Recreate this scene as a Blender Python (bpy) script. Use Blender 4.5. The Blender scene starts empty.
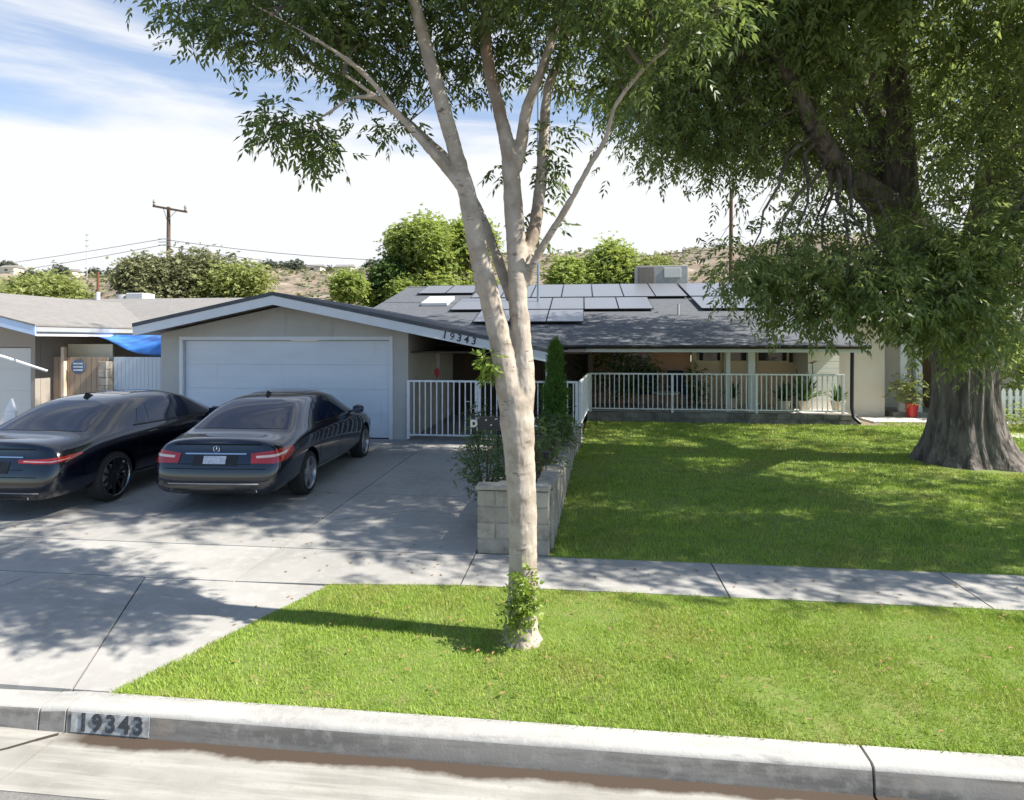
import bpy, bmesh, math, random
import numpy as np
from mathutils import Vector, Matrix
from mathutils.bvhtree import BVHTree

random.seed(7)
rng = np.random.default_rng(11)
S = bpy.context.scene
COL = S.collection

# ------------------------------------------------------------------ camera
FPX, HY, YAW, CZ = 620.0, 341.0, math.radians(6.5), 2.5
cam_d = bpy.data.cameras.new('camera')
cam = bpy.data.objects.new('camera', cam_d)
COL.objects.link(cam)
cam.location = (0, 0, CZ)
cam.rotation_euler = (math.radians(90), 0, YAW)
cam_d.sensor_width = 36
cam_d.lens = FPX / 1024 * 36
cam_d.shift_y = -(400 - HY) / 1024
cam_d.clip_end = 5000
cam_d.clip_start = 0.05
S.camera = cam
S.render.resolution_x, S.render.resolution_y = 1024, 800

# ------------------------------------------------------------------ light
SUN_EL = math.radians(46)
SUN_V = Vector((math.cos(SUN_EL), -math.cos(SUN_EL) * 0.10, math.sin(SUN_EL))).normalized()
sd = bpy.data.lights.new('sun', 'SUN')
sd.energy = 5.0
sd.angle = math.radians(0.5)
sd.color = (1.0, 0.955, 0.87)
sun = bpy.data.objects.new('sun', sd)
COL.objects.link(sun)
sun.location = (20, 0, 30)
sun.rotation_euler = SUN_V.to_track_quat('Z', 'Y').to_euler()

W = bpy.data.worlds.new('World')
S.world = W
W.use_nodes = True
nt = W.node_tree
nt.nodes.clear()
n_out = nt.nodes.new('ShaderNodeOutputWorld')
n_bg = nt.nodes.new('ShaderNodeBackground')
n_bg.inputs['Strength'].default_value = 0.10
n_sky = nt.nodes.new('ShaderNodeTexSky')
n_sky.sky_type = 'NISHITA'
n_sky.sun_disc = False
n_sky.sun_elevation = SUN_EL
n_sky.sun_rotation = math.radians(96)
n_sky.air_density = 1.0
n_sky.dust_density = 0.2
n_sky.ozone_density = 3.0
n_tc = nt.nodes.new('ShaderNodeTexCoord')
n_map = nt.nodes.new('ShaderNodeMapping')
n_map.inputs['Scale'].default_value = (1.0, 1.0, 8.0)
n_map.inputs['Rotation'].default_value = (0.10, 0.06, 0.0)
n_noi = nt.nodes.new('ShaderNodeTexNoise')
n_noi.inputs['Scale'].default_value = 2.1
n_noi.inputs['Detail'].default_value = 6
n_noi.inputs['Roughness'].default_value = 0.55
n_noi.inputs['Distortion'].default_value = 0.4
n_sep = nt.nodes.new('ShaderNodeSeparateXYZ')
n_el = nt.nodes.new('ShaderNodeMapRange')           # clouds thicken towards the horizon
n_el.inputs['From Min'].default_value = 0.20
n_el.inputs['From Max'].default_value = 0.30
n_el.inputs['To Min'].default_value = 0.62
n_el.inputs['To Max'].default_value = 0.0
n_add = nt.nodes.new('ShaderNodeMath'); n_add.operation = 'ADD'
n_rmp = nt.nodes.new('ShaderNodeMapRange')
n_rmp.interpolation_type = 'SMOOTHSTEP'
n_rmp.inputs['From Min'].default_value = 0.40
n_rmp.inputs['From Max'].default_value = 0.72
n_rmp.inputs['To Min'].default_value = 0.22
n_mix = nt.nodes.new('ShaderNodeMix'); n_mix.data_type = 'RGBA'
n_mix.inputs[7].default_value = (4.8, 4.9, 5.05, 1)
n_az = nt.nodes.new('ShaderNodeMapRange')            # the cloud bank stands in the north; behind the camera it is clear
n_az.inputs['From Min'].default_value = -0.35
n_az.inputs['From Max'].default_value = 0.35
n_az.interpolation_type = 'SMOOTHSTEP'
n_mul = nt.nodes.new('ShaderNodeMath'); n_mul.operation = 'MULTIPLY'
L = nt.links.new
L(n_tc.outputs['Generated'], n_map.inputs['Vector'])
L(n_map.outputs['Vector'], n_noi.inputs['Vector'])
L(n_tc.outputs['Generated'], n_sep.inputs['Vector'])
L(n_sep.outputs['Z'], n_el.inputs['Value'])
L(n_noi.outputs['Fac'], n_add.inputs[0])
L(n_el.outputs['Result'], n_add.inputs[1])
L(n_add.outputs[0], n_rmp.inputs['Value'])
L(n_sep.outputs['Y'], n_az.inputs['Value'])
L(n_rmp.outputs['Result'], n_mul.inputs[0])
L(n_az.outputs['Result'], n_mul.inputs[1])
L(n_mul.outputs[0], n_mix.inputs[0])
L(n_sky.outputs['Color'], n_mix.inputs[6])
L(n_mix.outputs[2], n_bg.inputs['Color'])
L(n_bg.outputs[0], n_out.inputs['Surface'])

S.view_settings.view_transform = 'Standard'
S.view_settings.look = 'None'
S.view_settings.exposure = 1.05
S.view_settings.gamma = 1
S.view_settings.use_curve_mapping = False
S.cycles.max_bounces = 8
S.cycles.transparent_max_bounces = 8
S.cycles.use_denoising = True

# ------------------------------------------------------------------ helpers
FW = (-math.sin(YAW), math.cos(YAW)); RT = (math.cos(YAW), math.sin(YAW))
def P(px, py, t):
    """world point seen at a picture position of the photo, t metres along the view axis"""
    a = (px - 512) / FPX; b = (HY - py) / FPX
    return Vector((t * (FW[0] + a * RT[0]), t * (FW[1] + a * RT[1]), CZ + t * b))
def gz(y):
    return float(np.interp(y, [3.6, 5.8, 6.7, 9, 13.7, 17.2, 30], [.16, .17, .18, .2, .26, .3, .3]))

def tag(o, label=None, cat=None, group=None, kind=None):
    if label: o['label'] = label
    if cat: o['category'] = cat
    if group: o['group'] = group
    if kind: o['kind'] = kind
    return o
def empty(name, loc, label=None, cat=None, group=None, rz=0):
    o = bpy.data.objects.new(name, None)
    COL.objects.link(o); o.location = loc; o.rotation_euler = (0, 0, rz)
    o.empty_display_size = .2
    return tag(o, label, cat, group)
def root_loc(o):
    v = Vector((0, 0, 0))
    while o is not None:
        v += o.location; o = o.parent
    return v
def copy_tree(o, parent=None):
    c = o.copy(); COL.objects.link(c); c.parent = parent
    for ch in list(o.children): copy_tree(ch, c)
    return c

def link_mesh(name, me, mat, parent=None, smooth=False):
    o = bpy.data.objects.new(name, me); COL.objects.link(o)
    if mat is not None:
        for m in (mat if isinstance(mat, (list, tuple)) else [mat]): me.materials.append(m)
    if parent is not None: o.parent = parent
    if smooth: me.shade_smooth()
    return o

class MB:
    def __init__(s): s.v = []; s.f = []; s.mi = []
    def add(s, vs, fs, mi=0):
        b = len(s.v); s.v += [tuple(v) for v in vs]
        for f in fs: s.f.append([b + i for i in f]); s.mi.append(mi)
        return s
    def box(s, x0, x1, y0, y1, z0, z1, mi=0):
        vs = [(x, y, z) for z in (z0, z1) for y in (y0, y1) for x in (x0, x1)]
        return s.add(vs, [(0, 2, 3, 1), (4, 5, 7, 6), (0, 1, 5, 4), (2, 6, 7, 3), (0, 4, 6, 2), (1, 3, 7, 5)], mi)
    def bar(s, p0, p1, w, h, mi=0):
        p0, p1 = Vector(p0), Vector(p1); d = (p1 - p0).normalized()
        up = Vector((0, 0, 1)) if abs(d.z) < .95 else Vector((0, 1, 0))
        sx = d.cross(up).normalized() * w / 2; sy = sx.cross(d).normalized() * h / 2
        vs = [p + a * sx + b * sy for p in (p0, p1) for a, b in ((-1, -1), (1, -1), (1, 1), (-1, 1))]
        return s.add(vs, [(0, 3, 2, 1), (4, 5, 6, 7), (0, 1, 5, 4), (1, 2, 6, 5), (2, 3, 7, 6), (3, 0, 4, 7)], mi)
    def tube(s, pts, rad, n=8, mi=0, cap=True):
        pts = [Vector(p) for p in pts]
        if not isinstance(rad, (list, tuple)): rad = [rad] * len(pts)
        base = len(s.v); prev = None
        for i, p in enumerate(pts):
            d = (pts[min(i + 1, len(pts) - 1)] - pts[max(i - 1, 0)])
            d = d.normalized() if d.length > 1e-9 else Vector((0, 0, 1))
            if prev is None:
                up = Vector((0, 0, 1)) if abs(d.z) < .9 else Vector((1, 0, 0))
                sx = d.cross(up).normalized()
            else:
                sx = (prev - d * prev.dot(d)).normalized()
            prev = sx; sy = d.cross(sx)
            for k in range(n):
                a = 2 * math.pi * k / n
                s.v.append(tuple(p + (sx * math.cos(a) + sy * math.sin(a)) * rad[i]))
        for i in range(len(pts) - 1):
            for k in range(n):
                a = base + i * n + k; b = base + i * n + (k + 1) % n
                s.f.append([a, b, b + n, a + n]); s.mi.append(mi)
        if cap:
            s.f.append([base + k for k in range(n)][::-1]); s.mi.append(mi)
            s.f.append([base + (len(pts) - 1) * n + k for k in range(n)]); s.mi.append(mi)
        return s
    def prism(s, poly, z0, z1, mi=0):
        n = len(poly)
        vs = [(x, y, z0) for x, y in poly] + [(x, y, z1) for x, y in poly]
        fs = [list(range(n))[::-1], list(range(n, 2 * n))] + [(i, (i + 1) % n, n + (i + 1) % n, n + i) for i in range(n)]
        return s.add(vs, fs, mi)
    def extr(s, pts, vec, mi=0):
        """closed polygon of 3-D points extruded along vec"""
        n = len(pts); vec = Vector(vec); pts = [Vector(p) for p in pts]
        vs = pts + [p + vec for p in pts]
        return s.add(vs, [list(range(n))[::-1], list(range(n, 2 * n))] + [(i, (i + 1) % n, n + (i + 1) % n, n + i) for i in range(n)], mi)
    def lathe(s, prof, n=24, axis='z', c=(0, 0, 0), mi=0):
        base = len(s.v)
        for r, h in prof:
            for k in range(n):
                a = 2 * math.pi * k / n
                if axis == 'z': p = (c[0] + r * math.cos(a), c[1] + r * math.sin(a), c[2] + h)
                else: p = (c[0] + h, c[1] + r * math.cos(a), c[2] + r * math.sin(a))
                s.v.append(p)
        for i in range(len(prof) - 1):
            for k in range(n):
                a = base + i * n + k; b = base + i * n + (k + 1) % n
                s.f.append([a, b, b + n, a + n]); s.mi.append(mi)
        return s
    def build(s, name, mat, parent=None, world=True, smooth=False, bevel=0, fix=True):
        me = bpy.data.meshes.new(name)
        vs = s.v
        if parent is not None and world:
            o = root_loc(parent); vs = [(x - o.x, y - o.y, z - o.z) for x, y, z in vs]
        me.from_pydata(vs, [], s.f); me.update()
        if fix:
            bm = bmesh.new(); bm.from_mesh(me); bmesh.ops.recalc_face_normals(bm, faces=bm.faces); bm.to_mesh(me); bm.free()
        o = link_mesh(name, me, mat, parent, smooth)
        if isinstance(mat, (list, tuple)) and len(mat) > 1: me.polygons.foreach_set('material_index', s.mi)
        if smooth: sharpen(me)
        if bevel:
            m = o.modifiers.new('bevel', 'BEVEL'); m.width = bevel; m.segments = 2; m.limit_method = 'ANGLE'
        return o

def sharpen(me, deg=42):
    bm = bmesh.new(); bm.from_mesh(me)
    for e in bm.edges:
        if len(e.link_faces) == 2 and e.calc_face_angle(0) > math.radians(deg): e.smooth = False
    bm.to_mesh(me); bm.free()

def mesh_np(name, verts, faces, mat, parent=None, nper=None, smooth=False, origin=None):
    """verts (N,3) numpy, faces (M,k) numpy"""
    me = bpy.data.meshes.new(name)
    if parent is not None:
        o = root_loc(parent); verts = verts - np.array([o.x, o.y, o.z])
    k = faces.shape[1]; M = faces.shape[0]
    me.vertices.add(len(verts)); me.vertices.foreach_set('co', np.ascontiguousarray(verts, dtype=np.float32).ravel())
    me.loops.add(M * k); me.loops.foreach_set('vertex_index', np.ascontiguousarray(faces, dtype=np.int32).ravel())
    me.polygons.add(M); me.polygons.foreach_set('loop_start', np.arange(0, M * k, k, dtype=np.int32))
    me.polygons.foreach_set('loop_total', np.full(M, k, dtype=np.int32))
    me.update(calc_edges=True)
    return link_mesh(name, me, mat, parent, smooth)

def text_mesh(name, txt, size, mat, M, extrude=.004, parent=None, bold=0.0, spacing=1.0):
    c = bpy.data.curves.new(name, 'FONT'); c.body = txt; c.size = size; c.extrude = extrude; c.offset = bold
    c.align_x = 'CENTER'; c.align_y = 'CENTER'; c.space_character = spacing
    t = bpy.data.objects.new(name, c); COL.objects.link(t)
    dg = bpy.context.evaluated_depsgraph_get(); dg.update()
    me = bpy.data.meshes.new_from_object(t.evaluated_get(dg))
    bpy.data.objects.remove(t)
    me.name = name
    if parent is not None:
        M = Matrix.Translation(-root_loc(parent)) @ M
    me.transform(M)
    me.materials.clear()
    return link_mesh(name, me, mat, parent)
FACE_FRONT = Matrix.Rotation(math.radians(90), 4, 'X')   # letters that face the street

# ------------------------------------------------------------------ materials
def mat_new(name, col, rough=.8, metal=0, spec=.5, coat=0, bump=None, var=None, sheen=0):
    m = bpy.data.materials.new(name); m.use_nodes = True
    n = m.node_tree.nodes; b = n['Principled BSDF']
    b.inputs['Base Color'].default_value = (*col, 1); b.inputs['Roughness'].default_value = rough
    b.inputs['Metallic'].default_value = metal; b.inputs['Specular IOR Level'].default_value = spec
    b.inputs['Coat Weight'].default_value = coat
    if coat: b.inputs['Coat Roughness'].default_value = .03
    lk = m.node_tree.links.new
    g = n.new('ShaderNodeNewGeometry')
    if var:   # list of (scale, detail, amount or second colour, lo, hi)
        last = None
        for (sc, det, col2, lo, hi) in var:
            nz = n.new('ShaderNodeTexNoise')
            if isinstance(sc, tuple):
                mp = n.new('ShaderNodeMapping'); mp.inputs['Scale'].default_value = sc
                lk(g.outputs['Position'], mp.inputs['Vector']); lk(mp.outputs['Vector'], nz.inputs['Vector']); nz.inputs['Scale'].default_value = 1
            else:
                lk(g.outputs['Position'], nz.inputs['Vector']); nz.inputs['Scale'].default_value = sc
            nz.inputs['Detail'].default_value = det; nz.inputs['Roughness'].default_value = .6
            mr = n.new('ShaderNodeMapRange'); mr.inputs['From Min'].default_value = lo; mr.inputs['From Max'].default_value = hi
            lk(nz.outputs['Fac'], mr.inputs['Value'])
            mx = n.new('ShaderNodeMix'); mx.data_type = 'RGBA'
            lk(mr.outputs['Result'], mx.inputs[0])
            if last is None: mx.inputs[6].default_value = (*col, 1)
            else: lk(last, mx.inputs[6])
            mx.inputs[7].default_value = (*col2, 1)
            last = mx.outputs[2]
        lk(last, b.inputs['Base Color'])
    if bump:
        sc, st, dist = bump
        nz = n.new('ShaderNodeTexNoise'); nz.inputs['Detail'].default_value = 5
        if isinstance(sc, tuple):
            mp = n.new('ShaderNodeMapping'); mp.inputs['Scale'].default_value = sc
            lk(g.outputs['Position'], mp.inputs['Vector']); lk(mp.outputs['Vector'], nz.inputs['Vector']); nz.inputs['Scale'].default_value = 1
        else:
            lk(g.outputs['Position'], nz.inputs['Vector']); nz.inputs['Scale'].default_value = sc
        bp = n.new('ShaderNodeBump'); bp.inputs['Strength'].default_value = st; bp.inputs['Distance'].default_value = dist
        lk(nz.outputs['Fac'], bp.inputs['Height']); lk(bp.outputs['Normal'], b.inputs['Normal'])
    return m

def leaf_mat(name, c1, c2, trans=.35, rough=.45, spot=None, patch=None):
    m = bpy.data.materials.new(name); m.use_nodes = True
    n = m.node_tree.nodes; lk = m.node_tree.links.new; b = n['Principled BSDF']; out = n['Material Output']
    g = n.new('ShaderNodeNewGeometry')
    mx = n.new('ShaderNodeMix'); mx.data_type = 'RGBA'
    mx.inputs[6].default_value = (*c1, 1); mx.inputs[7].default_value = (*c2, 1)
    lk(g.outputs['Random Per Island'], mx.inputs[0])
    last = mx.outputs[2]
    for pt in (patch or []):
        sc, col, lo, hi = pt
        nz = n.new('ShaderNodeTexNoise'); nz.inputs['Scale'].default_value = sc; nz.inputs['Detail'].default_value = 3
        lk(g.outputs['Position'], nz.inputs['Vector'])
        mr = n.new('ShaderNodeMapRange'); mr.inputs['From Min'].default_value = lo; mr.inputs['From Max'].default_value = hi
        lk(nz.outputs['Fac'], mr.inputs['Value'])
        m2 = n.new('ShaderNodeMix'); m2.data_type = 'RGBA'; m2.inputs[7].default_value = (*col, 1)
        lk(mr.outputs['Result'], m2.inputs[0]); lk(last, m2.inputs[6]); last = m2.outputs[2]
    lk(last, b.inputs['Base Color'])
    b.inputs['Roughness'].default_value = rough; b.inputs['Specular IOR Level'].default_value = .35
    tr = n.new('ShaderNodeBsdfTranslucent')
    hs = n.new('ShaderNodeHueSaturation'); hs.inputs['Hue'].default_value = .485; hs.inputs['Value'].default_value = 1.5; hs.inputs['Saturation'].default_value = 1.1
    lk(last, hs.inputs['Color']); lk(hs.outputs['Color'], tr.inputs['Color'])
    ms = n.new('ShaderNodeMixShader'); ms.inputs[0].default_value = trans
    lk(b.outputs[0], ms.inputs[1]); lk(tr.outputs[0], ms.inputs[2]); lk(ms.outputs[0], out.inputs['Surface'])
    return m

M = {}
M['asphalt'] = mat_new('asphalt', (.17, .16, .15), .9, var=[(35, 4, (.24, .23, .21), .4, .7), (2, 3, (.12, .115, .11), .5, .8)], bump=(120, .5, .01))
M['conc'] = mat_new('concrete', (.37, .355, .33), .9, var=[(1.3, 6, (.28, .27, .25), .42, .7), (9, 4, (.43, .415, .39), .5, .8), (60, 2, (.38, .36, .33), .5, .8), (.8, 7, (.24, .225, .205), .60, .74), (3.5, 6, (.20, .185, .165), .68, .76)], bump=(90, .25, .004))
M['curb'] = mat_new('curb_concrete', (.40, .385, .355), .9, var=[((1.2, 6, 9), 6, (.30, .29, .275), .44, .66), (14, 5, (.42, .40, .37), .45, .75), ((3.2, 3, 30), 4, (.20, .19, .18), .62, .78)], bump=(50, .4, .006))
M['soil'] = mat_new('soil', (.10, .075, .05), 1, var=[(6, 4, (.06, .045, .03), .4, .7)], bump=(30, .6, .02))
M['gap'] = mat_new('joint_dirt', (.05, .042, .034), 1)
M['stucco'] = mat_new('stucco_grey', (.50, .48, .44), .95, var=[(1.5, 5, (.44, .42, .38), .4, .7), ((5, 5, .5), 5, (.40, .375, .335), .58, .75)], bump=(160, .35, .006))
M['trim'] = mat_new('trim_white', (.72, .73, .75), .6, var=[(3, 4, (.66, .67, .68), .4, .8)])
M['gdoor'] = mat_new('garage_door_white', (.72, .75, .80), .5, var=[((.6, 1, 2), 4, (.64, .67, .72), .4, .7), ((7, 1, .7), 5, (.60, .60, .60), .6, .8)], bump=(60, .1, .002))
M['rail'] = mat_new('railing_white', (.80, .80, .82), .45, var=[(7, 3, (.62, .64, .66), .45, .75)])
M['dark'] = mat_new('dark_interior', (.035, .028, .024), .9)
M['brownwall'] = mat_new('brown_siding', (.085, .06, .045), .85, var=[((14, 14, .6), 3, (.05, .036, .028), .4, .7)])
M['tan'] = mat_new('tan_stucco', (.74, .57, .42), .9, var=[(2, 4, (.69, .52, .38), .4, .7)], bump=(120, .3, .005))
M['cream'] = mat_new('cream_paint', (.72, .64, .48), .8, var=[(2, 3, (.66, .58, .44), .4, .7)])
M['pink'] = mat_new('pink_brick', (.64, .38, .27), .9)
M['white_sid'] = mat_new('white_siding', (.80, .76, .70), .7, bump=((.1, .1, 22), .4, .02))
M['beige'] = mat_new('beige_stucco', (.72, .66, .57), .95, var=[(1, 4, (.66, .60, .52), .4, .7)], bump=(120, .3, .005))
M['block'] = mat_new('block_wall', (.40, .355, .29), .95, var=[(4, 6, (.27, .235, .19), .42, .66), (22, 3, (.46, .41, .34), .5, .8), (2, 6, (.17, .15, .12), .6, .74)], bump=(60, .6, .01))
M['blockdark'] = mat_new('block_base', (.25, .23, .205), .95, var=[(3, 4, (.11, .10, .09), .4, .7)], bump=(50, .5, .01))
M['glass'] = mat_new('window_glass', (.02, .025, .03), .05, spec=.8)
M['skyl'] = mat_new('skylight_acrylic', (.75, .78, .80), .25)
M['wood'] = mat_new('weathered_wood', (.14, .085, .05), .9, var=[((8, 8, .6), 4, (.09, .055, .035), .4, .7)])
M['greywood'] = mat_new('grey_wood', (.30, .27, .23), .9, var=[((9, 9, .8), 4, (.20, .18, .155), .4, .7)])
M['galv'] = mat_new('galvanised', (.48, .48, .47), .5, metal=.4, var=[(3, 4, (.38, .37, .35), .4, .7)])
M['rust'] = mat_new('rusty_metal', (.16, .06, .03), .9)
M['black'] = mat_new('black_metal', (.015, .015, .017), .45)
M['blue'] = mat_new('blue_tarp', (.06, .22, .62), .45, bump=(8, .5, .03))
M['red'] = mat_new('red_glaze', (.45, .02, .02), .4)
M['petal_red'] = mat_new('petal_red', (.42, .015, .03), .6)
M['petal_white'] = mat_new('petal_white', (.75, .68, .62), .6)
M['hill'] = mat_new('dry_hill', (.24, .18, .13), 1, var=[(.035, 7, (.17, .125, .09), .4, .62), (.25, 5, (.11, .105, .07), .48, .6), (.09, 5, (.36, .30, .23), .55, .7)])
M['ground'] = mat_new('dry_ground', (.26, .21, .15), 1, var=[(.3, 5, (.18, .15, .09), .4, .7)])
M['navy'] = mat_new('navy_digit', (.015, .02, .06), .5)
M['stencil'] = mat_new('stencil_paint', (.045, .05, .06), .8, var=[(45, 4, (.24, .23, .22), .6, .72)])
M['plate_paint'] = mat_new('curb_plate_paint', (.46, .46, .45), .85, var=[(16, 6, (.24, .235, .22), .42, .66)])
M['bluefab'] = mat_new('blue_fabric', (.02, .03, .09), .9)
M['palegrey'] = mat_new('pale_plastic', (.55, .55, .55), .5)

def roof_mat(name, c1, c2):
    m = mat_new(name, c1, .95, var=[((5, 8, 8), 3, c2, .4, .65), (.6, 4, tuple(x * .8 for x in c1), .5, .8), (60, 2, tuple(x * 1.25 for x in c1), .5, .8)], bump=((4, 22, 22), .5, .02))
    return m
M['shingle'] = roof_mat('shingle_grey', (.105, .11, .122), (.075, .08, .09))
M['shingle2'] = roof_mat('shingle_tan', (.23, .215, .20), (.18, .17, .16))

def gutter_mat():
    """pale gutter concrete with a brown silt line of uneven width along the curb foot (y about 3.3 to 3.6)"""
    m = mat_new('gutter_concrete', (.30, .285, .255), .9, bump=(70, .3, .004), var=[(2.2, 7, (.24, .225, .195), .42, .64), ((1.0, 14, 1), 6, (.40, .38, .34), .45, .7), (28, 3, (.30, .275, .24), .58, .75)])
    n = m.node_tree.nodes; lk = m.node_tree.links.new; b = n['Principled BSDF']
    src = b.inputs['Base Color'].links[0].from_socket
    g = n.new('ShaderNodeNewGeometry'); sp = n.new('ShaderNodeSeparateXYZ'); lk(g.outputs['Position'], sp.inputs[0])
    nz = n.new('ShaderNodeTexNoise'); nz.inputs['Scale'].default_value = 2.3; nz.inputs['Detail'].default_value = 9; nz.inputs['Roughness'].default_value = .62
    lk(g.outputs['Position'], nz.inputs['Vector'])
    a = n.new('ShaderNodeMath'); a.operation = 'MULTIPLY_ADD'; a.inputs[1].default_value = .16; lk(nz.outputs['Fac'], a.inputs[0]); lk(sp.outputs['Y'], a.inputs[2])
    mr = n.new('ShaderNodeMapRange'); mr.inputs['From Min'].default_value = 3.555; mr.inputs['From Max'].default_value = 3.60; lk(a.outputs[0], mr.inputs['Value'])
    xr = n.new('ShaderNodeMapRange'); xr.inputs['From Min'].default_value = -3.35; xr.inputs['From Max'].default_value = -3.1; lk(sp.outputs['X'], xr.inputs['Value'])
    mu = n.new('ShaderNodeMath'); mu.operation = 'MULTIPLY'; lk(mr.outputs[0], mu.inputs[0]); lk(xr.outputs[0], mu.inputs[1])
    mx = n.new('ShaderNodeMix'); mx.data_type = 'RGBA'; mx.inputs[7].default_value = (.062, .042, .028, 1)
    lk(mu.outputs[0], mx.inputs[0]); lk(src, mx.inputs[6]); lk(mx.outputs[2], b.inputs['Base Color'])
    return m
M['gutter'] = gutter_mat()
def island_var(m, lo, hi):
    n = m.node_tree.nodes; lk = m.node_tree.links.new; b = n['Principled BSDF']; src = b.inputs['Base Color'].links[0].from_socket
    g = n.new('ShaderNodeNewGeometry'); mr = n.new('ShaderNodeMapRange'); mr.inputs['To Min'].default_value = lo; mr.inputs['To Max'].default_value = hi
    hs = n.new('ShaderNodeHueSaturation'); lk(g.outputs['Random Per Island'], mr.inputs['Value']); lk(mr.outputs[0], hs.inputs['Value']); lk(src, hs.inputs['Color']); lk(hs.outputs[0], b.inputs['Base Color'])
island_var(M['conc'], .84, 1.06); island_var(M['block'], .82, 1.12); island_var(M['blockdark'], .8, 1.15)

def panel_mat():
    m = bpy.data.materials.new('solar_cells'); m.use_nodes = True
    n = m.node_tree.nodes; lk = m.node_tree.links.new; b = n['Principled BSDF']
    b.inputs['Roughness'].default_value = .45; b.inputs['Specular IOR Level'].default_value = .9
    b.inputs['Coat Weight'].default_value = .6; b.inputs['Coat Roughness'].default_value = .3
    g = n.new('ShaderNodeTexCoord'); br = n.new('ShaderNodeTexBrick'); br.offset = 0
    br.inputs['Scale'].default_value = 6.2; br.inputs['Mortar Size'].default_value = .03; br.inputs['Brick Width'].default_value = 1; br.inputs['Row Height'].default_value = 1
    br.inputs['Color1'].default_value = (.14, .145, .16, 1); br.inputs['Color2'].default_value = (.145, .15, .165, 1); br.inputs['Mortar'].default_value = (.17, .175, .19, 1)
    lk(g.outputs['Object'], br.inputs['Vector']); lk(br.outputs['Color'], b.inputs['Base Color'])
    return m
M['solar'] = panel_mat()

def bark_mat(name, c1, c2, c3, sc):
    m = mat_new(name, c1, .9, var=[(sc, 5, c2, .42, .62), ((9, 9, 34), 3, c3, .65, .72), ((6, 6, 15), 5, c3, .62, .72), ((2.2, 2.2, 1.0), 5, (c2[0] * .75, c2[1] * .62, c2[2] * .55), .56, .70)], bump=((24, 24, 7), .6, .015))
    return m
M['bark'] = bark_mat('pale_bark', (.42, .36, .295), (.30, .25, .195), (.12, .088, .065), 7)
M['bark2'] = mat_new('dark_bark', (.17, .145, .125), .95, var=[((9, 9, 1.2), 5, (.075, .062, .055), .42, .6), ((20, 20, 3), 4, (.25, .22, .195), .55, .75)], bump=((15, 15, 2.2), 1, .06))
M['leaf_s'] = leaf_mat('ash_leaf', (.055, .09, .032), (.165, .22, .065), .45)
M['leaf_b'] = leaf_mat('big_ash_leaf', (.115, .165, .06), (.25, .31, .11), .5, .36)
M['leaf_bush'] = leaf_mat('bush_leaf', (.20, .245, .08), (.33, .36, .13), .4, .7)
M['leaf_lime'] = leaf_mat('lime_leaf', (.20, .27, .07), (.34, .40, .12), .42, .7)
M['leaf_olive'] = leaf_mat('olive_leaf', (.14, .16, .075), (.27, .27, .14), .3, .7)
M['leaf_far'] = leaf_mat('far_leaf', (.10, .12, .09), (.17, .19, .13), .3, .8)
M['leaf_dark'] = leaf_mat('hedge_leaf', (.06, .11, .03), (.13, .20, .055), .3)
M['leaf_cyp'] = leaf_mat('cypress_leaf', (.05, .12, .018), (.12, .22, .035), .2, .6)
M['leaf_rose'] = leaf_mat('rose_leaf', (.04, .085, .025), (.11, .16, .05), .25)
M['grass'] = leaf_mat('grass_blade', (.235, .35, .05), (.37, .475, .09), .18, .55, patch=[(1.1, (.34, .35, .09), .5, .72), (7, (.30, .27, .11), .62, .78), (3.2, (.15, .25, .025), .55, .75)])
M['turf'] = mat_new('turf_soil', (.13, .19, .03), 1, var=[(8, 4, (.19, .20, .06), .45, .7)])

# ================================================================== SETTING
# ground sheet
mb = MB()
ys = [-1500, -40, 3.5, 3.66, 3.7, 5.8, 6.7, 9, 13.7, 17.2, 30, 80, 2500]
zs = [-.03, -.03, -.03, -.03, .11, .12, .13, .15, .21, .25, .25, .2, -1]
xs = [-1800, -200, -30, -12, -4, 4, 12, 30, 200, 1800]
vs = [(x, y, z) for y, z in zip(ys, zs) for x in xs]
nx = len(xs)
mb.add(vs, [(j * nx + i, j * nx + i + 1, (j + 1) * nx + i + 1, (j + 1) * nx + i) for j in range(len(ys) - 1) for i in range(nx - 1)])
tag(mb.build('ground', M['ground'], fix=False), kind='structure')
mb = MB(); mb.box(-80, 80, -9, 3.12, -.025, 0.0)
tag(mb.build('road', M['asphalt']), kind='structure')
mb = MB()
gx = [-60, -3.29, -3.275, 1.58, 1.595, 7, 7.015, 60]
for i in range(0, len(gx) - 1, 2): mb.box(gx[i], gx[i + 1], 3.10, 3.64, -.02, .006)
tag(mb.build('gutter', M['gutter']), kind='structure')

# curb with rounded edge; it drops away towards the driveway on the left
def curb_piece(mb, xa, xb, ha, hb, n=2, yo=0):
    base = len(mb.v)
    for k in range(n + 1):
        u = k / n; x = xa + (xb - xa) * u; hh = ha + (hb - ha) * u; sh = yo * (1 - u)
        prof = [(3.600, -.01), (3.615, hh - .03), (3.622, hh - .012), (3.640, hh - .002), (3.665, hh), (3.785, hh + .003), (3.80, hh - .01), (3.80, -.01)]
        for j, (y, z) in enumerate(prof): mb.v.append((x, y + sh, z))
    m_ = 8
    for k in range(n):
        for j in range(m_):
            a = base + k * m_ + j; b = base + k * m_ + (j + 1) % m_
            mb.f.append([a, b, b + m_, a + m_]); mb.mi.append(0)
    mb.f.append([base + j for j in range(m_)]); mb.mi.append(0)
    mb.f.append([base + n * m_ + j for j in range(m_)][::-1]); mb.mi.append(0)
mb = MB()
curb_piece(mb, -3.46, -3.285, .150, .163)
curb_piece(mb, -6.2, -3.475, .05, .147, 6, .08)
curb_piece(mb, -3.272, 1.583, .163, .163); curb_piece(mb, 1.60, 7.0, .163, .163); curb_piece(mb, 7.015, 40, .163, .163)
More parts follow.
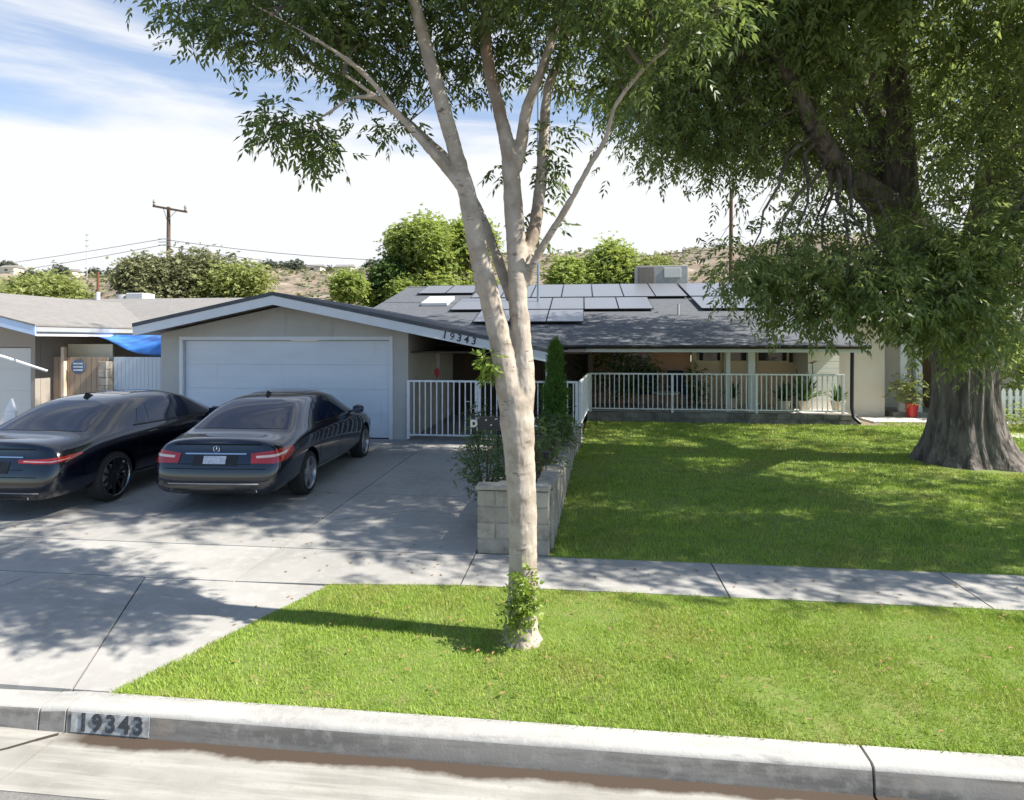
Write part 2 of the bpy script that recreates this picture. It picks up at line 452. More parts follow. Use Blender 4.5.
M['curbface'] = mat_new('curb_face_dirt_and_shade', (.22, .205, .185), .9, var=[((1.4, 4, 12), 7, (.13, .122, .11), .42, .62), (11, 6, (.27, .255, .23), .48, .72), ((2.5, 5, 1.2), 5, (.24, .19, .14), .58, .74)], bump=(70, .25, .004))  # street face: dirt stains, on a base colour darkened to paint in its shade
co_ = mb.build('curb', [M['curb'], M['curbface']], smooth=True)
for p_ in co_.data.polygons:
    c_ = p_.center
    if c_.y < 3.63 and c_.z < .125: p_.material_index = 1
tag(co_, kind='structure')
# painted house number on the curb face
mb = MB(); mb.extr([(-3.235, 3.6005, .016), (-2.70, 3.6005, .016), (-2.70, 3.6115, .138), (-3.235, 3.6115, .138)], (0, -.003, 0))
pl_ = mb.build('curb_address_panel', M['plate_paint'])
tag(pl_, 'pale painted panel with stencilled house number on the curb face', 'address marking')
tilt = Matrix.Rotation(math.radians(-5), 4, 'X')
for i, ch in enumerate('19343'):
    text_mesh('digit', ch, .145, M['stencil'], Matrix.Translation((-3.148 + i * .094, 3.6005, .077)) @ tilt @ FACE_FRONT, extrude=.003, parent=pl_, bold=.005)

# concrete slabs
def slab_poly(mb, poly, t=.05):
    n = len(poly)
    top = [(x, y, gz(y) + .004) for x, y in poly]; bot = [(x, y, gz(y) - t) for x, y in poly]
    mb.add(top + bot, [list(range(n)), list(range(n, 2 * n))[::-1]] + [(i, (i + 1) % n, n + (i + 1) % n, n + i) for i in range(n)])
mb = MB(); g = .008
jx = [-60, -30, -20, -14.0, -9.5, -6.3, -3.36, -1.16]
slab_poly(mb, [(-1.16 + g, 5.82), (1.33 - g, 5.82), (1.33 - g, 6.66), (-1.16 + g, 6.66)])
slab_poly(mb, [(1.33 + g, 5.82), (3.55 - g, 5.82), (3.55 - g, 6.66), (1.33 + g, 6.66)])
for a in range(8): slab_poly(mb, [(3.55 + a * 2.4 + g, 5.82), (5.95 + a * 2.4 - g, 5.82), (5.95 + a * 2.4 - g, 6.66), (3.55 + a * 2.4 + g, 6.66)])
slab_poly(mb, [(-3.36 + g, 5.66 + g), (-2.40, 5.70), (-1.16 - g, 5.82), (-1.16 - g, 6.62 - g), (-3.36 + g, 6.62 - g)])
for i in range(len(jx) - 2): slab_poly(mb, [(jx[i] + g, 5.66 + g), (jx[i + 1] - g, 5.66 + g), (jx[i + 1] - g, 6.62 - g), (jx[i] + g, 6.62 - g)])
tag(mb.build('sidewalk', M['conc']), kind='structure')
mb = MB()
slab_poly(mb, [(-3.40 + g, 3.80), (-3.13, 3.80), (-2.42, 5.66 - g), (-4.28 + g, 5.66 - g)])
slab_poly(mb, [(-8.6, 3.80), (-3.40 - g, 3.80), (-4.28 - g, 5.66 - g), (-8.6, 5.66 - g)])
slab_poly(mb, [(-20, 3.80), (-8.6 - g, 3.80), (-8.6 - g, 5.66 - g), (-20, 5.66 - g)])
dx = [-20, -14.6, -10.2, -7.1, -3.36, -1.16]
for i in range(len(dx) - 1):
    for (ya, yb) in ((6.62, 9.0), (9.0, 13.74)):
        slab_poly(mb, [(dx[i] + g, ya + g), (dx[i + 1] - g, ya + g), (dx[i + 1] - g, yb - g), (dx[i] + g, yb - g)])
slab_poly(mb, [(-1.16 + g, 9.0 + g), (-.95, 9.0 + g), (-.95, 13.74), (-1.16 + g, 13.74)])
slab_poly(mb, [(-3.9, 13.75), (0, 13.75), (0, 19), (-3.9, 19)])
tag(mb.build('driveway', M['conc']), kind='structure')
mb = MB()
slab_poly(mb, [(7.9, 17.9), (40, 17.9), (40, 19.2), (7.9, 19.2)])
slab_poly(mb, [(9.9, 15.2), (40, 15.2), (40, 16.1), (9.9, 16.1)])
tag(mb.build('path', mat_new('pale_path', (.62, .60, .56), .9, var=[(2, 4, (.55, .53, .49), .4, .7)])), kind='structure')

mb = MB()
def crack(pts, w, amp, zf):
    for (xa, ya), (xb, yb) in zip(pts[:-1], pts[1:]):
        nn = max(2, int(math.hypot(xb - xa, yb - ya) / .12)); prev = (xa, ya)
        for k in range(1, nn + 1):
            u = k / nn; q = (xa + (xb - xa) * u + (random.uniform(-amp, amp) if k < nn else 0), ya + (yb - ya) * u + (random.uniform(-amp, amp) if k < nn else 0))
            dx_, dy_ = q[0] - prev[0], q[1] - prev[1]; l = math.hypot(dx_, dy_) + 1e-6; ww = w * random.uniform(.5, 1.4) / 2; nx_, ny_ = -dy_ / l * ww, dx_ / l * ww
            mb.add([(prev[0] - nx_, prev[1] - ny_, zf(prev[1])), (q[0] - nx_, q[1] - ny_, zf(q[1])), (q[0] + nx_, q[1] + ny_, zf(q[1])), (prev[0] + nx_, prev[1] + ny_, zf(prev[1]))], [(0, 1, 2, 3)]); prev = q
zf_ = lambda y: gz(y) + .0075
crack([(-6.9, 6.7), (-5.6, 7.6), (-5.2, 8.9)], .007, .02, zf_); crack([(-3.3, 7.6), (-2.3, 8.2), (-1.2, 8.0)], .006, .02, zf_); crack([(-5.1, 3.9), (-5.6, 4.8), (-5.4, 5.6)], .007, .02, zf_)
crack([(4.2, 5.85), (4.5, 6.6)], .006, .015, zf_); crack([(-3.3, 3.58), (-3.6, 3.35), (-3.95, 3.12)], .022, .01, lambda y: .010); 
tag(mb.build('pavement_cracks', M['gap']), kind='structure')

# turf bases and grass blades
def turf(name, poly, dens, hgt, wid, far=None):
    n = len(poly); mb = MB()
    top = [(x, y, gz(y) - .006) for x, y in poly]
    return poly
def inpoly(x, y, poly):
    c = np.zeros(len(x), bool); n = len(poly)
    for i in range(n):
        x0, y0 = poly[i]; x1, y1 = poly[i - 1]
        cond = ((y0 > y) != (y1 > y)) & (x < (x1 - x0) * (y - y0) / (y1 - y0 + 1e-12) + x0)
        c ^= cond
    return c
GY = [3.6, 5.8, 6.7, 9, 13.7, 17.2, 30]; GZ = [.16, .17, .18, .2, .26, .3, .3]
def ground_strip(name, x0, x1, y0, y1, mat, n=24, poly=None):
    # gently uneven soil bed
    xs_ = np.linspace(x0, x1, int((x1 - x0) / .4) + 2); ys_ = np.linspace(y0, y1, n)
    X, Y = np.meshgrid(xs_, ys_)
    if poly is not None:   # shear the left edge
        le = np.interp(Y, poly[0], poly[1]); X = le + (X - x0) / (x1 - x0) * (x1 - le)
    Z = np.interp(Y, GY, GZ) - .004 + .008 * np.sin(X * 2.1 + Y) * np.sin(Y * 3.3)
    V = np.stack([X.ravel(), Y.ravel(), Z.ravel()], 1); m_ = len(xs_)
    F = np.array([(j * m_ + i, j * m_ + i + 1, (j + 1) * m_ + i + 1, (j + 1) * m_ + i) for j in range(n - 1) for i in range(m_ - 1)])
    return mesh_np(name, V, F, mat, smooth=True)
s1 = ground_strip('parkway_bed', -3.13, 20, 3.80, 5.82, M['turf'], 12, ([3.8, 5.82], [-3.11, -2.38])); s1['kind'] = 'structure'
s2 = ground_strip('lawn_bed', -.33, 20, 6.67, 17.15, M['turf'], 30, ([6.67, 8, 12, 13.6, 17.15], [-.38, -.31, -.18, -.04, .1])); s2['kind'] = 'structure'

def blades(name, x, y, h, w, label, lean=.55):
    n = len(x)
    z = np.interp(y, GY, GZ) - .006
    th = rng.uniform(0, 2 * np.pi, n); ph = rng.uniform(0, 2 * np.pi, n)
    hh = h * rng.uniform(.55, 1.15, n)
    clump = .5 + .5 * np.sin(x * 5.1 + 2 * np.sin(y * 4.3)) * np.sin(y * 6.3 + 2 * np.sin(x * 3.7))
    hh *= .75 + .45 * clump
    ln = rng.uniform(.1, lean, n) * hh * 1.6
    wx, wy = np.cos(th) * w / 2, np.sin(th) * w / 2
    V = np.empty((n, 3, 3))
    V[:, 0] = np.stack([x - wx, y - wy, z], 1); V[:, 1] = np.stack([x + wx, y + wy, z], 1)
    V[:, 2] = np.stack([x + ln * np.cos(ph), y + ln * np.sin(ph), z + hh], 1)
    o = mesh_np(name, V.reshape(-1, 3), np.arange(n * 3).reshape(-1, 3), M['grass'])
    return tag(o, label, 'grass', kind='stuff')
def scatter(x0, x1, y0, y1, n):
    return rng.uniform(x0, x1, n), rng.uniform(y0, y1, n)
pp = [(-3.13, 3.79), (7.5, 3.79), (7.5, 5.83), (-1.1, 5.83), (-2.40, 5.71)]
x, y = scatter(-3.2, 7.5, 3.785, 5.84, 250000); k = inpoly(x, y, pp) & (((x + .5) ** 2 + (y - 4.87) ** 2) > .022 + .05 * rng.random(len(x)))
thin = np.sin(x * 2.3 + 1.2) * np.sin(y * 3.1 + x) + np.sin(x * 9 + y * 3) * .35
k &= (thin > -.75) | (rng.random(len(x)) < .45)
edge = np.minimum(y - 3.79, 5.82 - y) - .05 * (.5 + .5 * np.sin(x * 7.3 + 2 * np.sin(x * 2.9))) * (.6 + .4 * np.sin(x * 23))
k &= (edge > 0) | (rng.random(len(x)) < .25)
weed = np.sin(x * 13.1 + y * 3) * np.sin(y * 15.7 - x * 2) > .93
k &= ~(weed & (rng.random(len(x)) < .7))
x, y = x[k], y[k]
blades('parkway_grass', x, y, .034, .0050, 'sunny bright green grass strip between the curb and the sidewalk')
xs_, ys_ = [], []
for (ya, yb, n_) in ((6.68, 8.2, 60000), (8.2, 10.5, 60000), (10.5, 13.5, 52000), (13.5, 17.12, 45000)):
    a, b = scatter(-.4, 13, ya, yb, n_); q = a > np.interp(b, [6.67, 8, 12, 13.6, 17.15], [-.33, -.28, -.15, 0, .12])
    q &= ((a - 7.2) ** 2 + (b - 12.45) ** 2) > 1.0
    xs_.append(a[q]); ys_.append(b[q])
x = np.concatenate(xs_); y = np.concatenate(ys_)
a, b = scatter(7.9, 18, 17.1, 17.85, 4000); x = np.concatenate([x, a]); y = np.concatenate([y, b])
blades('lawn_grass', x, y, .05, np.interp(y, [6.7, 17], [.007, .02]), 'green front lawn behind the sidewalk, mostly in tree shade')
# ragged overhang of blades on the parkway edges
x = rng.uniform(-3.1, 7, 5000); y = np.full(5000, 3.80) + rng.normal(0, .012, 5000)
x2 = rng.uniform(-.35, 9, 5000); y2 = 6.67 + rng.normal(0, .015, 5000)
blades('edge_grass', np.concatenate([x, x2]), np.concatenate([y, y2]), .035, .006, 'grass blades hanging over the edges of curb and sidewalk', .9)
# fallen leaves
mb = MB()
for i in range(420):
    xx = random.uniform(-3, 6) if i % 3 else random.uniform(-8, -1.2); yy = random.uniform(3.9, 6.6) if i % 3 else random.uniform(6.7, 12)
    z = gz(yy) + (.03 if (xx > -2.3 and yy < 5.8) else .008); a = random.uniform(0, 6.28); l = random.uniform(.015, .03)
    c_, s_ = math.cos(a) * l, math.sin(a) * l
    mb.add([(xx - c_, yy - s_, z), (xx + s_ * .4, yy - c_ * .4, z + .004), (xx + c_, yy + s_, z + .003), (xx - s_ * .4, yy + c_ * .4, z + .006)], [(0, 1, 2, 3)])
tag(mb.build('fallen_leaves', mat_new('dry_leaf', (.28, .17, .07), .9)), 'scattered small dry leaves on grass and driveway', 'leaf litter', kind='stuff')

# hill behind the houses
def hill_z(x, y):
    u = np.clip((y - 110) / 190, 0, 1); u = u * u * (3 - 2 * u)
    base = 2 + 33 * u + 3.5 * np.sin(x * .013 + 1) * u + 1.6 * np.sin(x * .045 + y * .01) * u + .7 * np.sin(x * .13 + y * .05) * u
    base = base + np.clip((x - 20) / 140, 0, 1) * 10 * u
    return base + 6.0 * u - 2
hx = np.linspace(-420, 420, 170); hy = np.linspace(105, 420, 60)
X, Y = np.meshgrid(hx, hy); Z = hill_z(X, Y) + rng.normal(0, .25, X.shape)
F = np.array([(j * 170 + i, j * 170 + i + 1, (j + 1) * 170 + i + 1, (j + 1) * 170 + i) for j in range(59) for i in range(169)])
tag(mesh_np('hill', np.stack([X.ravel(), Y.ravel(), Z.ravel()], 1), F, M['hill'], smooth=True), kind='structure')

# ================================================================== HOUSE
SL = .25; EY, EZ = 16.9, 2.40; RY = 26.9; RZ_ = EZ + SL * (RY - EY)
HX0, HX1 = -7.7, 7.35
FY = 13.7; OY = 13.0; GXR = -6.81; GZR = 3.59; GS = .205
house = empty('house', (-4, 13.7, .26), 'grey stucco single-storey house with a wide white garage door and solar panels', 'house')
# garage walls
gl, gr = -9.96, -3.93
def gtop(x): return GZR - .26 - abs(x - GXR) * GS
dL, dR, dT = -9.40, -4.37, 2.52
mb = MB()
mb.extr([(gl, FY, .2), (dL, FY, .2), (dL, FY, dT), (dR, FY, dT), (dR, FY, .2), (gr, FY, .2), (gr, FY, gtop(gr)), (GXR, FY, gtop(GXR)), (gl, FY, gtop(gl))], (0, .16, 0))
mb.box(gl + .002, gl + .15, FY + .162, 20, .2, gtop(gl) - .03); mb.box(gr - .15, gr - .002, FY + .162, 20, .2, gtop(gr) - .03)
wall = mb.build('garage_wall', M['stucco'], house)
# garage door with frame
mb = MB()
for i in range(4):
    z0 = .262 + i * (dT - .262) / 4; z1 = .262 + (i + 1) * (dT - .262) / 4 - .006
    mb.box(dL + .01, dR - .01, FY + .075, FY + .11, z0, z1)
mb.box(dL + .012, dR - .012, FY + .09, FY + .115, .262, dT - .01)
gd = mb.build('garage_door', M['gdoor'], house, bevel=.004)
mb = MB(); w_ = .085
mb.box(dL - w_, dL + .005, FY - .022, FY + .07, .262, dT + w_); mb.box(dR - .005, dR + w_, FY - .022, FY + .07, .262, dT + w_)
mb.box(dL + .006, dR - .006, FY - .020, FY + .068, dT, dT + w_ - .002)
mb.build('door_trim', M['trim'], gd, bevel=.006)
mb = MB(); mb.box(dL + .02, dR - .02, FY + .06, FY + .10, .258, .285); mb.build('bottom_seal', M['black'], gd)
# garage roof: two slabs with a short ridge, plus fascia
xl, xr = -10.16, -.55
def grz(x): return GZR - abs(x - GXR) * GS
mb = MB()
th = .085
for a, b in ((xl, GXR), (GXR, xr)):
    mb.extr([(a, OY, grz(a) - th), (b, OY, grz(b) - th), (b, OY, grz(b)), (a, OY, grz(a))], (0, 22.2 - OY, 0))
roof_g = mb.build('garage_roof', M['shingle'], house)
mb = MB(); fh = .20
for a, b in ((xl + .01, GXR), (GXR, xr - .01)):
    mb.extr([(a, OY + .012, grz(a) - th - fh), (b, OY + .012, grz(b) - th - fh), (b, OY + .012, grz(b) - th), (a, OY + .012, grz(a) - th)], (0, .035, 0))
mb.box(xl + .012, xl + .045, OY + .05, 20, grz(xl) - th - .17, grz(xl) - th - .01)
fas = mb.build('fascia', M['trim'], house)
mb = MB()
for a, b in ((xl + .05, GXR), (GXR, xr - .05)):
    mb.extr([(a, OY + .05, grz(a) - th - .10), (b, OY + .05, grz(b) - th - .10), (b, OY + .05, grz(b) - th - .07), (a, OY + .05, grz(a) - th - .07)], (0, 5, 0))
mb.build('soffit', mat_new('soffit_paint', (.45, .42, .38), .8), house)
ang = math.atan(GS)
for i, ch in enumerate('19343'):
    xx = -2.93 + i * .158; zz = grz(xx) - th - fh / 2 + .012
    text_mesh('house_number', ch, .215, M['navy'], Matrix.Translation((xx, OY + .006, zz)) @ Matrix.Rotation(ang, 4, 'Y') @ FACE_FRONT, extrude=.006, parent=fas, bold=.0 if ch == '9' else .004)
# entry recess behind the gate: dark walls
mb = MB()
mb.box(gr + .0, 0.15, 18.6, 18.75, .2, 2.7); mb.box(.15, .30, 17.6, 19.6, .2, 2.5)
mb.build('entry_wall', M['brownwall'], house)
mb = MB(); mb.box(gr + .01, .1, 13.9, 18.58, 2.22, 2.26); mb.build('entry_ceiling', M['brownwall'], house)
mb = MB(); mb.box(-2.2, -1.25, 18.56, 18.60, .26, 2.2)
ed = mb.build('front_door', mat_new('dark_door', (.05, .02, .016), .6), house)
mb = MB(); mb.box(-3.45, -3.36, 14.4, 14.49, .26, 2.22); mb.build('entry_post', M['greywood'], house)
mb = MB(); mb.box(-.78, -.70, 13.15, 13.23, .2, grz(-.74) - th - .1); mb.build('corner_post', M['trim'], house)
# main roof
mb = MB()
t0 = .055
mb.extr([(HX0, EY, EZ - t0), (HX0, RY, RZ_ - t0), (HX0, 36.9, EZ - t0), (HX0, 36.9, EZ), (HX0, RY, RZ_), (HX0, EY, EZ)], (HX1 - HX0, 0, 0))
roof = mb.build('main_roof', M['shingle'], house)
mb = MB()
for kx in np.arange(HX0, HX1, .45): mb.extr([(kx, RY - .14, RZ_ - .022), (kx, RY, RZ_ + .025), (kx, RY + .14, RZ_ - .022)], (.43, 0, 0))
mb.build('ridge_cap', M['shingle'], roof)
mb = MB(); mb.tube([(x_, EY - .05, EZ - .055) for x_ in (-.5, HX1)], .055, 10); mb.build('gutter_pipe', M['black'], roof, smooth=True)
mb = MB(); mb.box(-.4, HX1 - .02, EY + .03, EY + .07, EZ - .20, EZ - .062); mb.build('eave_board', M['trim'], house)
mb = MB(); mb.extr([(.0, EY + .08, EZ - .17), (.0, 19.6, EZ - .1), (.0, 19.6, EZ - .06), (.0, EY + .08, EZ - .13)], (HX1 - .1, 0, 0)); mb.build('porch_ceiling', mat_new('porch_ceiling_paint', (.68, .64, .58), .8), house)
# house walls
mb = MB()
mb.box(HX0 + .3, -.01, 18.9, 19.1, .2, 2.85); mb.box(HX0 + .3, HX0 + .5, 19.12, 34, .2, 2.85); mb.box(6.95, 7.15, 19.9, 34, .2, 2.85)
mb.extr([(HX0 + .31, 19.2, 2.6), (HX0 + .31, 34.5, 2.6), (HX0 + .31, RY, RZ_ - .2)], (.12, 0, 0)); mb.extr([(7.0, 19.2, 2.5), (7.0, 34.5, 2.6), (7.0, RY, RZ_ - .2)], (.12, 0, 0))
mb.build('house_wall', M['stucco'], house)
WY = 19.6
mb = MB(); mb.box(.3, 3.3, WY, WY + .15, .2, 2.5); mb.build('brick_wall', M['pink'], house)
mb = MB(); mb.box(3.3, 6.35, WY + .004, WY + .15, .2, 1.85); mb.box(3.3, 6.35, WY + .004, WY + .15, 2.2, 2.5)
mb.build('porch_wall', M['tan'], house)
mb = MB(); mb.box(6.36, 7.2, WY - 1.15, WY - 1.02, .2, 2.42); mb.box(6.36, 6.46, WY - 1.01, WY + .1, .2, 2.42)
mb.build('side_wall', M['white_sid'], house)
for (a, b) in ((3.42, 4.25), (4.4, 5.05), (5.25, 6.2)):
    mb = MB(); mb.box(a, b, WY - .03, WY + .02, 1.84, 1.90); mb.box(a, b, WY - .03, WY + .02, 2.17, 2.22); mb.box(a, a + .06, WY - .028, WY + .02, 1.9, 2.17); mb.box(b - .06, b, WY - .028, WY + .02, 1.9, 2.17)
    wf = mb.build('window', M['cream'], house)
    mb = MB(); mb.box(a + .06, b - .06, WY + .01, WY + .03, 1.9, 2.17); mb.build('pane', M['glass'], wf)
mb = MB(); mb.box(.9, 2.1, WY - .03, WY - .005, 1.0, 2.1); wf = mb.build('window', M['dark'], house)
mb = MB()
mb.box(.9, 2.1, WY - .04, WY - .032, 1.0, 2.1); mb.build('pane', M['glass'], wf)
for xx in (3.32, 4.28, 5.12):
    mb = MB(); mb.box(xx, xx + .1, WY - .09, WY - .045, .3, 2.3); mb.build('wall_batten', M['cream'], house)
# porch slab and posts
mb = MB(); mb.box(.12, 7.1, 17.5, 19.55, .2, .56); mb.build('porch_floor', mat_new('porch_concrete', (.58, .53, .46), .9), house)
for xx, w_ in ((3.98, .11), (4.60, .18)):
    mb = MB(); mb.box(xx - w_ / 2, xx + w_ / 2, 17.62, 17.62 + w_, .56, EZ - .12); mb.build('porch_post', M['trim'], house)
mb = MB(); mb.tube([(7.0, 17.1, EZ - .1), (7.0, 17.13, .75), (7.04, 17.1, .5), (7.16, 16.98, .36)], .05, 8); mb.build('downspout', M['black'], house, smooth=True)

# block wall under the porch railing
def blocks(mb, x0, x1, y0, y1, z0, z1, bl=.4, bh=.2, g=.008, along='x'):
    nz = max(1, round((z1 - z0) / bh)); h = (z1 - z0) / nz
    A, B = (x0, x1) if along == 'x' else (y0, y1)
    for r in range(nz):
        a = A - (bl / 2 if r % 2 else 0)
        while a < B - .01:
            p, q = max(a, A), min(a + bl, B)
            if q - p > .03:
                j = random.uniform(-.004, .004)
                if along == 'x': mb.box(p + g / 2, q - g / 2, y0 + j, y1, z0 + r * h, z0 + (r + 1) * h - g)
                else: mb.box(x0, x1 + j, p + g / 2, q - g / 2, z0 + r * h, z0 + (r + 1) * h - g)
            a += bl
mb = MB(); blocks(mb, .12, 7.2, 17.2, 17.42, .26, .56, .4, .15, along='x'); mb.box(.14, 7.18, 17.215, 17.40, .2, .55)
tag(mb.build('porch_block_wall', M['blockdark'], bevel=.006), 'low dark block wall under the white porch railing', 'block wall')

# solar panels, in rows on the main roof
def roof_pt(x, y, off=0):
    n = Vector((0, -SL, 1)).normalized(); return Vector((x, y, EZ + SL * (y - EY))) + n * off
def solar(x0, x1, y0, y1):
    o = roof_pt(x0, y0, .10); ux = Vector((1, 0, 0)); uy = Vector((0, 1, SL)).normalized(); nn = ux.cross(uy)
    w, l = x1 - x0, (y1 - y0) * math.sqrt(1 + SL * SL)
    me = MB()
    me.add([o, o + ux * w, o + ux * w + uy * l, o + uy * l], [(0, 1, 2, 3)], 0)
    f = .014
    for a, b, c, d in ((0, w, 0, f), (0, w, l - f, l), (0, f, f, l - f), (w - f, w, f, l - f)):
        q = [o + ux * a + uy * c - nn * .035, o + ux * b + uy * c - nn * .035, o + ux * b + uy * d - nn * .035, o + ux * a + uy * d - nn * .035]
        me.extr(q, nn * .040, 1)
    me.add([o - nn * .034, o + ux * w - nn * .034, o + ux * w + uy * l - nn * .034, o + uy * l - nn * .034], [(3, 2, 1, 0)], 1)
    return me.build('solar_panel', [M['solar'], M['black']], roof, fix=False)
pw = 1.15
for i in range(3): solar(-3.46 + i * (pw + .02), -3.46 + i * (pw + .02) + pw, 19.35, 21.2)
for i in range(6): solar(-4.62 + i * (pw + .02), -4.62 + i * (pw + .02) + pw, 21.3, 23.45)
for i in range(7): solar(-4.3 + i * (pw + .02), -4.3 + i * (pw + .02) + pw, 23.6, 26.6)
for i in range(2): solar(-6.7 + i * (pw + .02), -6.7 + i * (pw + .02) + pw, 24.7, 26.6)
for a in (3.95, 5.12): solar(a, a + pw, 21.3, 23.45); solar(a, a + pw, 23.6, 26.6)
mb = MB(); o = roof_pt(-5.95, 22.45, .0); uy = Vector((0, 1, SL)).normalized(); nn = Vector((0, -SL, 1)).normalized()
mb.extr([o, o + Vector((1.0, 0, 0)), o + Vector((1.0, 0, 0)) + uy * 1.35, o + uy * 1.35], nn * .14); mb.build('skylight', M['skyl'], roof, bevel=.03)
# rooftop cooler
cx0, cy0 = 2.3, 27.0
mb = MB(); mb.box(cx0, cx0 + 2.15, cy0, cy0 + 1.1, RZ_ - .2, RZ_ + .82); ck = mb.build('rooftop_cooler', M['galv'], roof, bevel=.02)
mb = MB()
for k in range(12): mb.box(cx0 + .08, cx0 + .72, cy0 - .03, cy0 - .005, RZ_ + .1 + k * .055, RZ_ + .13 + k * .055)
mb.box(cx0 + .06, cx0 + .74, cy0 - .012, cy0 - .004, RZ_ + .06, RZ_ + .78); mb.build('louvre', M['greywood'], ck)
mb = MB(); mb.box(cx0 + 1.15, cx0 + 1.85, cy0 - .04, cy0 - .003, RZ_ + .3, RZ_ + .72); mb.build('access_panel', mat_new('cooler_panel', (.6, .6, .57), .5), ck, bevel=.01)
for (xx, yy, h_) in ((2.9, 24.9, .35), (-5.6, 20.6, .3)):
    pass
mb = MB(); p = roof_pt(3.1, 20.7); mb.tube([p - Vector((0, 0, .05)), p + Vector((0, 0, .35))], .04, 8); mb.build('vent_pipe', M['galv'], roof); mb = MB(); p = roof_pt(5.6, 20.2); mb.tube([p - Vector((0, 0, .05)), p + Vector((0, 0, .3))], .035, 8)
mb.build('vent_pipe', M['galv'], roof)
# tall slim mast behind the fork of the tree
mb = MB(); p = roof_pt(-1.62, 22.7); mb.tube([p, p + Vector((0, 0, 11.2))], [.05, .04], 8)
mb.build('roof_mast', mat_new('bluish_steel', (.25, .33, .42), .4, metal=.5), roof)

# ------------------------------------------------------------------ railings
def railing(name, pa, pb, z0, z1, label, n_posts=2, cat='railing', r=.013, gap=.13, group=None):
    pa, pb = Vector(pa), Vector(pb); ln = (pb - pa).length; d = (pb - pa) / ln
    root = empty(name, (pa.x, pa.y, z0), label, cat, group)
    def at(s, z): return (pa.x + d.x * s, pa.y + d.y * s, z)
    mb = MB(); mb.bar(at(0, z1), at(ln, z1), .045, .045); mb.build('top_rail', M['rail'], root, bevel=.004)
    mb = MB(); mb.bar(at(0, z0 + .06), at(ln, z0 + .06), .04, .035); mb.build('bottom_rail', M['rail'], root, bevel=.004)
    mb = MB(); s = gap
    while s < ln - .04:
        mb.bar(at(s, z0 + .08), at(s, z1 - .022), r * 2, r * 2); s += gap
    mb.build('balusters', M['rail'], root)
    for k in range(n_posts):
        s = ln * k / (n_posts - 1)
        mb = MB(); mb.bar(at(s, z0 - .03), at(s, z1 + .015), .062, .062); mb.build('post', M['rail'], root, bevel=.004)
    return root
railing('railing', (-3.90, 13.62, 0), (-2.35, 13.62, 0), .33, 1.60, 'white entry gate railing beside the garage corner', 2)
railing('railing', (-2.28, 13.62, 0), (-.13, 13.62, 0), .33, 1.60, 'white entry railing behind the tree trunk and cypress', 2)
railing('railing', (-.06, 13.66, 0), (.16, 17.22, 0), .60, 1.60, 'white railing running back from the planter to the porch corner, seen nearly end on', 2, gap=.11)
railing('railing', (.22, 17.30, 0), (6.85, 17.30, 0), .58, 1.60, 'long white porch railing above the dark block wall', 4)

# ------------------------------------------------------------------ planter walls
mb = MB()
blocks(mb, -1.15, -.36, 6.70, 6.90, .17, .87, .40, .175, along='x')
mb.box(-1.13, -.38, 6.712, 6.89, .15, .86)
def side_wall(ya, yb, z0, z1):
    y = ya
    while y < yb - .05:
        y2 = min(y + .4, yb); xo = float(np.interp((y + y2) / 2, [6.7, 8, 12, 13.6], [-.34, -.29, -.16, -.02]))
        nz = max(1, round((z1 - z0) / .18)); h = (z1 - z0) / nz
        for r in range(nz): mb.box(xo - .2, xo + random.uniform(-.003, .003), y + .004, y2 - .004, z0 + r * h, z0 + (r + 1) * h - .007)
        mb.box(xo - .19, xo - .008, y, y2, z0, z1 - .01)
        mb.box(xo - .205, xo + .008, y + .003, y2 - .003, z1, z1 + .04)
        y = y2
side_wall(6.92, 8.2, .17, .84); side_wall(8.21, 10.1, .19, .69); side_wall(10.12, 12.1, .2, .80); side_wall(12.12, 13.55, .2, .62)
blocks(mb, -1.15, -.97, 6.92, 9.2, .17, .70, .40, .175, along='y')
mb.box(-1.14, -.98, 6.92, 9.19, .15, .69)
# rounded cap stones
for (a, b, c, d, z) in ((-1.165, -.345, 6.685, 6.905, .872),):
    mb.box(a, b, c, d, z, z + .045)
tag(mb.build('planter_wall', M['block'], bevel=.012), 'stepped pale block planter wall between driveway and lawn', 'planter wall')
mb = MB()
for (x_, z_) in ((-.98, .24), (-.83, .44)): mb.box(x_, x_ + .018, 6.694, 6.70, z_, z_ + .16)
mb.box(-1.10, -.42, 6.6945, 6.70, .515, .52)
mb = MB(); mb.box(-.965, -.56, 6.93, 9.18, .5, .66); mb.box(-.955, -.38, 9.18, 13.45, .25, .60); mb.box(-.555, -.48, 8.18, 9.18, .5, .6)
tag(mb.build('planter_soil', M['soil']), kind='structure')

